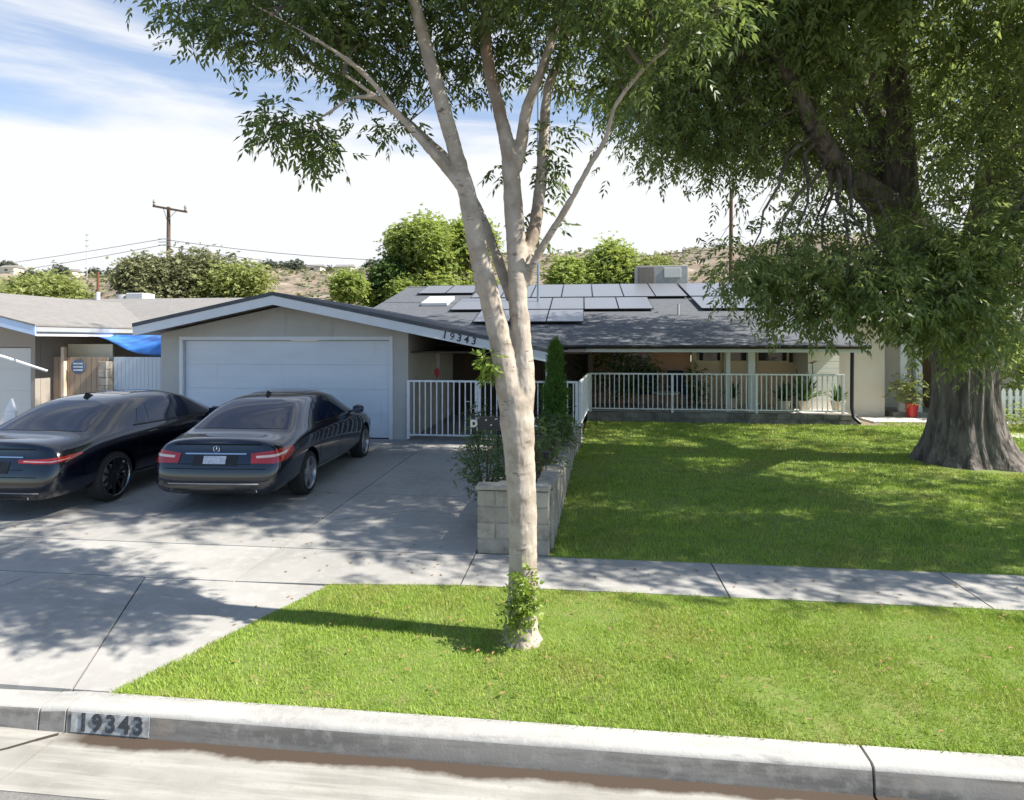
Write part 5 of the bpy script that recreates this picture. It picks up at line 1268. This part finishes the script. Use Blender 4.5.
def car(name, label, loc, rz, D, paint_m, rim_m, rim_edge=None, style='e'):
    root = empty(name, loc, label, 'car', rz=rz)
    st = D['st']; ns = len(st); npnt = len(st[0])
    verts = []; ring = []
    for row in st:
        r_ = []
        for (y, w, z) in row:
            verts.append((w, y, z)); r_.append(len(verts) - 1)
        l_ = []
        for i, (y, w, z) in enumerate(row):
            if i in (0, npnt - 1): l_.append(r_[i])
            else: verts.append((-w, y, z)); l_.append(len(verts) - 1)
        ring.append((r_, l_))
    faces = []
    for k in range(ns - 1):
        for i in range(npnt - 1):
            a, b = ring[k][0], ring[k + 1][0]; faces.append([a[i], a[i + 1], b[i + 1], b[i]])
            a, b = ring[k][1], ring[k + 1][1]; faces.append([a[i], b[i], b[i + 1], a[i + 1]])
    for k, flip in ((0, 0), (ns - 1, 1)):
        r_, l_ = ring[k]
        for i in range(npnt - 1):
            f = [r_[i], r_[i + 1], l_[i + 1], l_[i]]; f = list(dict.fromkeys(f))
            faces.append(f if flip == 0 else f[::-1])
    me = bpy.data.meshes.new('cage'); me.from_pydata(verts, [], faces)
    bm = bmesh.new(); bm.from_mesh(me); bmesh.ops.recalc_face_normals(bm, faces=bm.faces); bm.to_mesh(me); bm.free()
    tmp = bpy.data.objects.new('cage', me); COL.objects.link(tmp)
    m_ = tmp.modifiers.new('s', 'SUBSURF'); m_.levels = 3; m_.render_levels = 3
    dg = bpy.context.evaluated_depsgraph_get(); dg.update()
    smooth_me = bpy.data.meshes.new_from_object(tmp.evaluated_get(dg))
    bm = bmesh.new(); bm.from_mesh(smooth_me); bvh = BVHTree.FromBMesh(bm); bm.free()
    # wheel arches
    cut = MB()
    for yw in (D['ra'], D['fa']):
        for s_ in (-1, 1):
            x0, x1 = (.62, 1.2) if s_ > 0 else (-1.2, -.62)
            cut.tube([(x0, yw, D['wr'] - .0), (x1, yw, D['wr'])], D['ar'], 40)
    co = cut.build('cutter', None)
    bo = tmp.modifiers.new('b', 'BOOLEAN'); bo.operation = 'DIFFERENCE'; bo.object = co; bo.solver = 'EXACT'
    dg = bpy.context.evaluated_depsgraph_get(); dg.update()
    body_me = bpy.data.meshes.new_from_object(tmp.evaluated_get(dg)); body_me.name = 'body'
    bpy.data.objects.remove(tmp); bpy.data.objects.remove(co)
    body_me.materials.clear()
    body = link_mesh('body', body_me, paint_m, root, True); sharpen(body_me, 32)

    def decal(nm, poly, org, udir, vdir, ray, mat, off=.004, step=.045, parent=body, thick=0):
        """poly in (u,v) of plane org+u*udir+v*vdir, projected along ray on the body"""
        bm = bmesh.new(); vs_ = [bm.verts.new((u, v, 0)) for u, v in poly]; bm.faces.new(vs_)
        us = [p[0] for p in poly]; vv = [p[1] for p in poly]
        a = min(us) + step
        while a < max(us): bmesh.ops.bisect_plane(bm, geom=bm.verts[:] + bm.edges[:] + bm.faces[:], plane_co=(a, 0, 0), plane_no=(1, 0, 0)); a += step
        a = min(vv) + step
        while a < max(vv): bmesh.ops.bisect_plane(bm, geom=bm.verts[:] + bm.edges[:] + bm.faces[:], plane_co=(0, a, 0), plane_no=(0, 1, 0)); a += step
        org, udir, vdir, ray = Vector(org), Vector(udir), Vector(vdir), Vector(ray).normalized()
        bad = []
        for v in bm.verts:
            o_ = org + udir * v.co.x + vdir * v.co.y
            hit, nn_, _, _ = bvh.ray_cast(o_, ray)
            if hit is None: bad.append(v); continue
            if nn_.dot(ray) > 0: nn_ = -nn_
            v.co = hit + nn_ * off
        bmesh.ops.delete(bm, geom=bad, context='VERTS')
        me_ = bpy.data.meshes.new(nm)
        for f in bm.faces:
            if f.normal.dot(ray) > 0: f.normal_flip()
        bm.normal_update()
        for f in bm.faces:
            if f.normal.dot(ray) > 0: f.normal_flip()
        bm.to_mesh(me_); bm.free()
        return link_mesh(nm, me_, mat, parent, True)
    side = lambda nm, poly, s_, mat, **k: decal(nm, poly, (2 * s_, 0, 0), (0, 1, 0), (0, 0, 1), (-s_, 0, 0), mat, **k)
    rear = lambda nm, poly, mat, **k: decal(nm, poly, (0, -1, 0), (1, 0, 0), (0, 0, 1), (0, 1, 0), mat, **k)
    front = lambda nm, poly, mat, **k: decal(nm, poly, (0, 8, 0), (1, 0, 0), (0, 0, 1), (0, -1, 0), mat, **k)
    top = lambda nm, poly, mat, **k: decal(nm, poly, (0, 0, 3), (1, 0, 0), (0, 1, 0), (0, 0, -1), mat, **k)
    for s_ in (1, -1):
        for poly in D['win']: side('side_window', poly, s_, TG)
        side('window_trim', D['wtrim'], s_, CH if style == 'e' else BP, off=.006, step=.06)
        for x_ in D['doors']:
            side('panel_gap', [(x_, .36), (x_ + .008, .36), (x_ + .03, .93), (x_ + .022, .93)], s_, GAPM, off=.0025)
        side('sill_trim', [(1.55, .33), (D['fa'] - .45, .33), (D['fa'] - .45, .352), (1.55, .352)], s_, BP if style == 's' else CH, off=.006, step=.1)
        for yy in D['handles']:
            hl = MB(); hit, nn_, _, _ = bvh.ray_cast(Vector((2 * s_, yy, D['hz'])), Vector((-s_, 0, 0)))
            hl.bar((hit.x + s_ * .028, yy - .10, D['hz'] + .005), (hit.x + s_ * .028, yy + .10, D['hz'] + .012), .02, .028)
            hl.bar((hit.x, yy - .09, D['hz']), (hit.x + s_ * .03, yy - .09, D['hz']), .02, .02); hl.bar((hit.x, yy + .09, D['hz']), (hit.x + s_ * .03, yy + .09, D['hz']), .02, .02)
            hl.build('door_handle', paint_m, body, world=False, bevel=.006)
        # mirror
        ym = D['mirror']; hit, nn_, _, _ = bvh.ray_cast(Vector((2 * s_, ym, 1.0)), Vector((-s_, 0, 0)))
        mm = MB(); x0 = hit.x
        mm.bar((x0 - s_ * .03, ym, .99), (x0 + s_ * .1, ym - .02, 1.02), .05, .03); mm.build('mirror_arm', BP, body, world=False)
        mm = MB(); cx_ = x0 + s_ * .17
        mm.lathe([(.005, -.095), (.05, -.09), (.075, -.05), (.082, 0), (.075, .05), (.05, .09), (.005, .095)], 14, axis='x', c=(cx_, ym - .03, 1.05)); mo = mm.build('mirror', paint_m, body, world=False, smooth=True)
        mm = MB(); mm.box(cx_ - .075, cx_ + .075, ym - .115, ym - .108, 1.0, 1.10); mm.build('mirror_glass', TG, mo, world=False)
        # tail lamp, oblique projection so it wraps the corner
        an = math.radians(D['lamp_an']); ray = Vector((-s_ * math.sin(an), math.cos(an), 0)); ud = Vector((s_ * math.cos(an), math.sin(an), 0))
        org = Vector((s_ * .75, .3, 0)) - ray * 3
        lo_ = decal('tail_lamp', D['lamp'], org, ud, (0, 0, 1), ray, LR, off=.008, step=.03)
        decal('lamp_strip', D['strip'], org, ud, (0, 0, 1), ray, LW, off=.011, step=.03, parent=lo_)
        # headlight
        org = Vector((s_ * .7, D['L'] - .3, 0)) + Vector((s_ * .5, .86, 0)) * 3
        decal('headlight', [(-.28, .58), (.22, .62), (.30, .74), (-.2, .70)], org, (-.86 * s_, .5, 0), (0, 0, 1), (-s_ * .5, -.86, 0), LW, off=.008, step=.04)
    decal('rear_window', D['rw'], (0, -1, 0), (1, 0, 0), (0, 0, 1), (0, 1, 0), TG, off=.004, step=.05)
    front('windscreen', D['fw'], TG, step=.05)
    if style == 's' or True: top('sunroof', [(-.42, 1.95), (.42, 1.95), (.42, 2.85), (-.42, 2.85)], TG, off=.003, step=.1)
    rear('trunk_trim', D['chrome'], CH, off=.010)
    rear('trunk_gap', D['tgap'], GAPM, off=.003)
    for pg in D['vgaps']: rear('trunk_gap', pg, GAPM, off=.003)
    pz0, pz1 = D['plate']
    rear('plate_recess', [(-.30, pz0 - .02), (.30, pz0 - .02), (.30, pz1 + .02), (-.30, pz1 + .02)], BP, off=.005)
    rear('licence_plate', [(-.155, pz0), (.155, pz0), (.155, pz1), (-.155, pz1)], PL, off=.014, step=.1)
    # emblem: ring with a three-pointed star
    hit, nn_, _, _ = bvh.ray_cast(Vector((0, -1, D['ez'])), Vector((0, 1, 0)))
    em = MB(); c_ = Vector((0, hit.y - .012, D['ez'])); R_ = .042
    em.tube([c_ + Vector((R_ * math.cos(a), 0, R_ * math.sin(a))) for a in np.linspace(0, 2 * math.pi, 21)], .005, 6, cap=False)
    for k in range(3):
        a = math.pi / 2 + k * 2.0944; d = Vector((math.cos(a), 0, math.sin(a))); u = Vector((-math.sin(a), 0, math.cos(a)))
        em.add([c_ + d * R_, c_ + u * .008, c_ - u * .008, c_ + Vector((0, -.006, 0))], [(0, 1, 3), (0, 3, 2)])
    em.build('emblem', CH, body, world=False)
    # bumper lower trim, exhausts, diffuser
    rear('bumper_trim', D['btrim'], CH, off=.008)
    rear('diffuser', D['diff'], BP, off=.004)
    rear('crease', [(-.7, D['crease']), (.7, D['crease']), (.7, D['crease'] + .010), (-.7, D['crease'] + .010)], GAPM, off=.002)
    for s_ in (-1, 1):
        ex = MB(); hit, nn_, _, _ = bvh.ray_cast(Vector((s_ * .52, -1, D['exz'])), Vector((0, 1, 0)))
        if hit is not None:
            ex.box(s_ * .52 - .075, s_ * .52 + .075, hit.y - .004, hit.y + .05, D['exz'] - .022, D['exz'] + .022); ex.build('exhaust', CH, body, world=False, bevel=.012)
            ex = MB(); ex.box(s_ * .52 - .067, s_ * .52 + .067, hit.y - .0065, hit.y - .0045, D['exz'] - .016, D['exz'] + .016); ex.build('exhaust_opening', BP, body, world=False)
        hit, nn_, _, _ = bvh.ray_cast(Vector((s_ * .6, -1, .50)), Vector((0, 1, 0)))
    # fin antenna
    fz = 1.435; fa_ = MB(); fa_.add([(-.02, 1.62, fz - .02), (.02, 1.62, fz - .02), (.015, 1.8, fz + .02), (-.015, 1.8, fz + .02), (0, 1.66, fz + .07)], [(0, 1, 4), (1, 2, 4), (2, 3, 4), (3, 0, 4), (0, 3, 2, 1)]); fa_.build('antenna', BP, body, world=False)
    # wheels
    wr = D['wr']
    for yw in (D['ra'], D['fa']):
        for s_ in (1, -1):
            tw_ = .235; xo = s_ * D['tx']; xi = xo - s_ * tw_
            w_ = MB(); rr = D['rr']
            prof = [(rr, xi), (wr - .03, xi), (wr - .004, xi + s_ * .03), (wr, xi + s_ * .06), (wr, xo - s_ * .06), (wr - .005, xo - s_ * .03), (wr - .03, xo - s_ * .006), (rr + .01, xo), (rr, xo - s_ * .01)]
            w_.lathe(prof, 44, axis='x', c=(0, yw, wr)); wh = w_.build('wheel', TY, root, world=False, smooth=True)
            q_ = MB()
            q_.lathe([(rr + .003, xo - s_ * .001), (rr - .012, xo - s_ * .004), (rr - .022, xo - s_ * .03), (rr - .03, xi)], 44, axis='x', c=(0, yw, wr)); q_.build('rim', rim_edge or rim_m, wh, world=False, smooth=True)
            q_ = MB(); xc = xo - s_ * .02; n_sp = 5 if style == 'e' else 10
            for k in range(n_sp):
                a = 2 * math.pi * k / n_sp + .3; d = Vector((0, math.cos(a), math.sin(a))); u = Vector((0, -math.sin(a), math.cos(a))); c0 = Vector((0, yw, wr))
                w0, w1 = (.05, .036) if style == 'e' else (.022, .013)
                for sh in ((0,) if style == 's' else (0,)):
                    A = c0 + d * .045; B = c0 + d * (rr - .01); X0, X1 = Vector((xc - s_ * .015, 0, 0)), Vector((xc - s_ * .006, 0, 0)); dep = Vector((-s_ * .035, 0, 0))
                    vs_ = [A - u * w0 + X0, A + u * w0 + X0, B + u * w1 + X1, B - u * w1 + X1]
                    q_.extr(vs_, dep)
            q_.lathe([(0, xc + s_ * .002), (.03, xc), (.07, xc - s_ * .01), (.075, xc - s_ * .05), (0, xc - s_ * .05)], 20, axis='x', c=(0, yw, wr))
            q_.build('spokes', rim_m, wh, world=False, bevel=.004)
            q_ = MB(); q_.lathe([(0, xo - s_ * .09), (.16, xo - s_ * .09), (.165, xo - s_ * .11), (0, xo - s_ * .11)], 24, axis='x', c=(0, yw, wr)); q_.build('brake_disc', M['galv'], wh, world=False)
    return root

def row(y, b, s_, m_, sh, be, r6, r7, zt, zb=.2, dy=None):
    """one station: bottom w, (w,z) for sill, mid, shoulder, belt, roof edge, roof mid; top z"""
    L_ = [(0, zb), (b, zb), s_, m_, sh, be, r6, r7, (0, zt)]
    dy = dy or [0] * 9
    return [(y + dy[i], w, z) for i, (w, z) in enumerate(L_)]
E_ = dict(L=4.87, ra=1.10, fa=3.97, wr=.325, ar=.385, rr=.235, tx=.915, doors=[1.50, 2.42, 3.42], handles=[1.72, 2.68], hz=.885, mirror=3.25,
    st=[row(0, .50, (.62, .31), (.66, .55), (.62, .79), (.54, .885), (.4, .915), (.22, .925), .93, .25, [.05, .03, 0, .0, .11, .13, .14, .14, .14]),
        row(.03, .66, (.79, .29), (.83, .55), (.78, .80), (.68, .90), (.48, .935), (.26, .945), .95, .23, [.06, .06, .02, .02, .12, .13, .14, .14, .14]),
        row(.14, .72, (.87, .30), (.90, .58), (.85, .83), (.73, .925), (.50, .96), (.28, .97), .975, .23, [0, 0, 0, 0, .05, .05, .05, .05, .05]),
        row(.42, .74, (.90, .34), (.925, .60), (.885, .86), (.76, .94), (.56, .975), (.34, .985), .99),
        row(.60, .74, (.90, .33), (.930, .62), (.90, .88), (.80, .955), (.64, .99), (.40, 1.0), 1.005),
        row(.80, .74, (.90, .33), (.93, .63), (.905, .90), (.825, .97), (.665, 1.08), (.42, 1.11), 1.12),
        row(1.20, .74, (.90, .32), (.93, .63), (.91, .92), (.845, .98), (.655, 1.275), (.42, 1.325), 1.34),
        row(1.62, .74, (.90, .31), (.93, .63), (.915, .92), (.855, .975), (.65, 1.375), (.42, 1.43), 1.445),
        row(2.3, .74, (.90, .30), (.93, .63), (.92, .915), (.86, .97), (.64, 1.41), (.42, 1.46), 1.472),
        row(2.75, .74, (.90, .30), (.93, .63), (.92, .91), (.86, .965), (.64, 1.395), (.42, 1.445), 1.458),
        row(3.15, .74, (.90, .30), (.93, .63), (.92, .90), (.86, .96), (.66, 1.26), (.44, 1.33), 1.345),
        row(3.65, .74, (.90, .31), (.93, .63), (.915, .90), (.85, .955), (.70, 1.02), (.45, 1.055), 1.06),
        row(4.1, .74, (.89, .33), (.925, .62), (.90, .87), (.80, .935), (.62, .97), (.40, .985), .985),
        row(4.5, .72, (.86, .33), (.89, .58), (.85, .80), (.74, .86), (.56, .89), (.34, .90), .90, .22),
        row(4.75, .66, (.78, .32), (.80, .52), (.74, .72), (.62, .77), (.46, .79), (.26, .80), .80, .25),
        row(4.85, .5, (.6, .34), (.62, .52), (.58, .68), (.48, .72), (.34, .73), (.2, .735), .735, .28)],
    win=[[(1.52, 1.03), (1.72, 1.03), (1.84, 1.315), (1.72, 1.29)], [(1.76, 1.03), (2.40, 1.015), (2.42, 1.365), (2.1, 1.36), (1.88, 1.325)], [(2.48, 1.015), (3.36, 1.0), (3.16, 1.15), (2.9, 1.32), (2.7, 1.36), (2.49, 1.365)]],
    wtrim=[(1.48, 1.005), (3.42, .975), (3.42, .992), (1.48, 1.022)],
    rw=[(-.70, 1.03), (-.3, 1.04), (.3, 1.04), (.70, 1.03), (.56, 1.33), (.3, 1.385), (-.3, 1.385), (-.56, 1.33)],
    fw=[(-.68, 1.06), (.68, 1.06), (.56, 1.32), (.3, 1.40), (-.3, 1.40), (-.56, 1.32)],
    lamp_an=32, lamp=[(-.34, .655), (-.06, .65), (.14, .685), (.24, .765), (.22, .835), (.04, .83), (-.16, .805), (-.33, .78)],
    strip=[(-.27, .72), (-.06, .732), (.10, .765), (.15, .80), (-.06, .765), (-.27, .75)],
    chrome=[(-.42, .765), (.42, .765), (.42, .783), (-.42, .783)], tgap=[(-.60, .885), (.60, .885), (.60, .903), (-.60, .903)], vgaps=[[(-.5, .64), (.5, .64), (.5, .648), (-.5, .648)]], plate=(.645, .745), ez=.835,
    btrim=[(-.62, .385), (.62, .385), (.62, .40), (-.62, .40)], diff=[(-.5, .21), (.5, .21), (.5, .31), (-.5, .31)], crease=.58, exz=.29)
import copy
S_ = copy.deepcopy(E_)
S_['L'] = 5.2
def sc_row(r): return [((y - 1.10) * (1.066 if y > 1.1 else 1.0) + 1.10, w * 1.045, z * 1.015) for y, w, z in r]
S_['st'] = [sc_row(r) for r in E_['st']]
# faster rear: the S-style car has a longer, lower sloping back glass
for i, (z6, z7, z8) in {4: (.99, 1.0, 1.005), 5: (1.05, 1.08, 1.09), 6: (1.24, 1.295, 1.31)}.items():
    r = S_['st'][i]; r[6] = (r[6][0], r[6][1], z6); r[7] = (r[7][0], r[7][1], z7); r[8] = (r[8][0], 0, z8)
S_.update(fa=4.19, ra=1.12, wr=.355, ar=.40, rr=.275, tx=.95, doors=[1.55, 2.55, 3.6], handles=[1.85, 2.85], hz=.89, mirror=3.45,
    win=[[(1.62, 1.05), (1.86, 1.05), (1.95, 1.30), (1.80, 1.26)], [(1.90, 1.05), (2.52, 1.03), (2.54, 1.385), (2.2, 1.37), (2.0, 1.32)], [(2.60, 1.03), (3.55, 1.015), (3.35, 1.15), (3.05, 1.33), (2.85, 1.375), (2.61, 1.385)]],
    wtrim=[(1.55, 1.02), (3.62, .99), (3.62, 1.006), (1.55, 1.038)],
    lamp_an=38, lamp=[(-.40, .725), (-.04, .715), (.16, .745), (.28, .795), (.26, .81), (.04, .79), (-.14, .775), (-.40, .765)], strip=[(-.34, .74), (-.04, .735), (.14, .762), (.14, .768), (-.04, .745), (-.34, .75)],
    rw=[(-.72, 1.04), (-.3, 1.055), (.3, 1.055), (.72, 1.04), (.58, 1.33), (.3, 1.395), (-.3, 1.395), (-.58, 1.33)],
    fw=[(-.7, 1.075), (.7, 1.075), (.58, 1.34), (.3, 1.42), (-.3, 1.42), (-.58, 1.34)],
    chrome=[(-.46, .79), (.46, .79), (.46, .804), (-.46, .804)], plate=(.62, .72), ez=.85, btrim=[(-.74, .35), (.74, .35), (.74, .365), (-.74, .365)], crease=.55)
car('parked_car', 'dark blue-black sedan with silver wheels parked in front of the garage door', (-4.90, 7.75, .205), math.radians(3.6), E_, paint('navy_paint', (.004, .007, .016), 0), mat_new('silver_rim', (.45, .45, .46), .35, metal=.9), style='e')
car('parked_car', 'glossy black sedan with black wheels cut by the left photo edge', (-7.62, 7.12, .20), math.radians(.5), S_, paint('black_paint', (.002, .003, .008), 0), mat_new('black_rim', (.012, .012, .013), .4), CH, style='s')
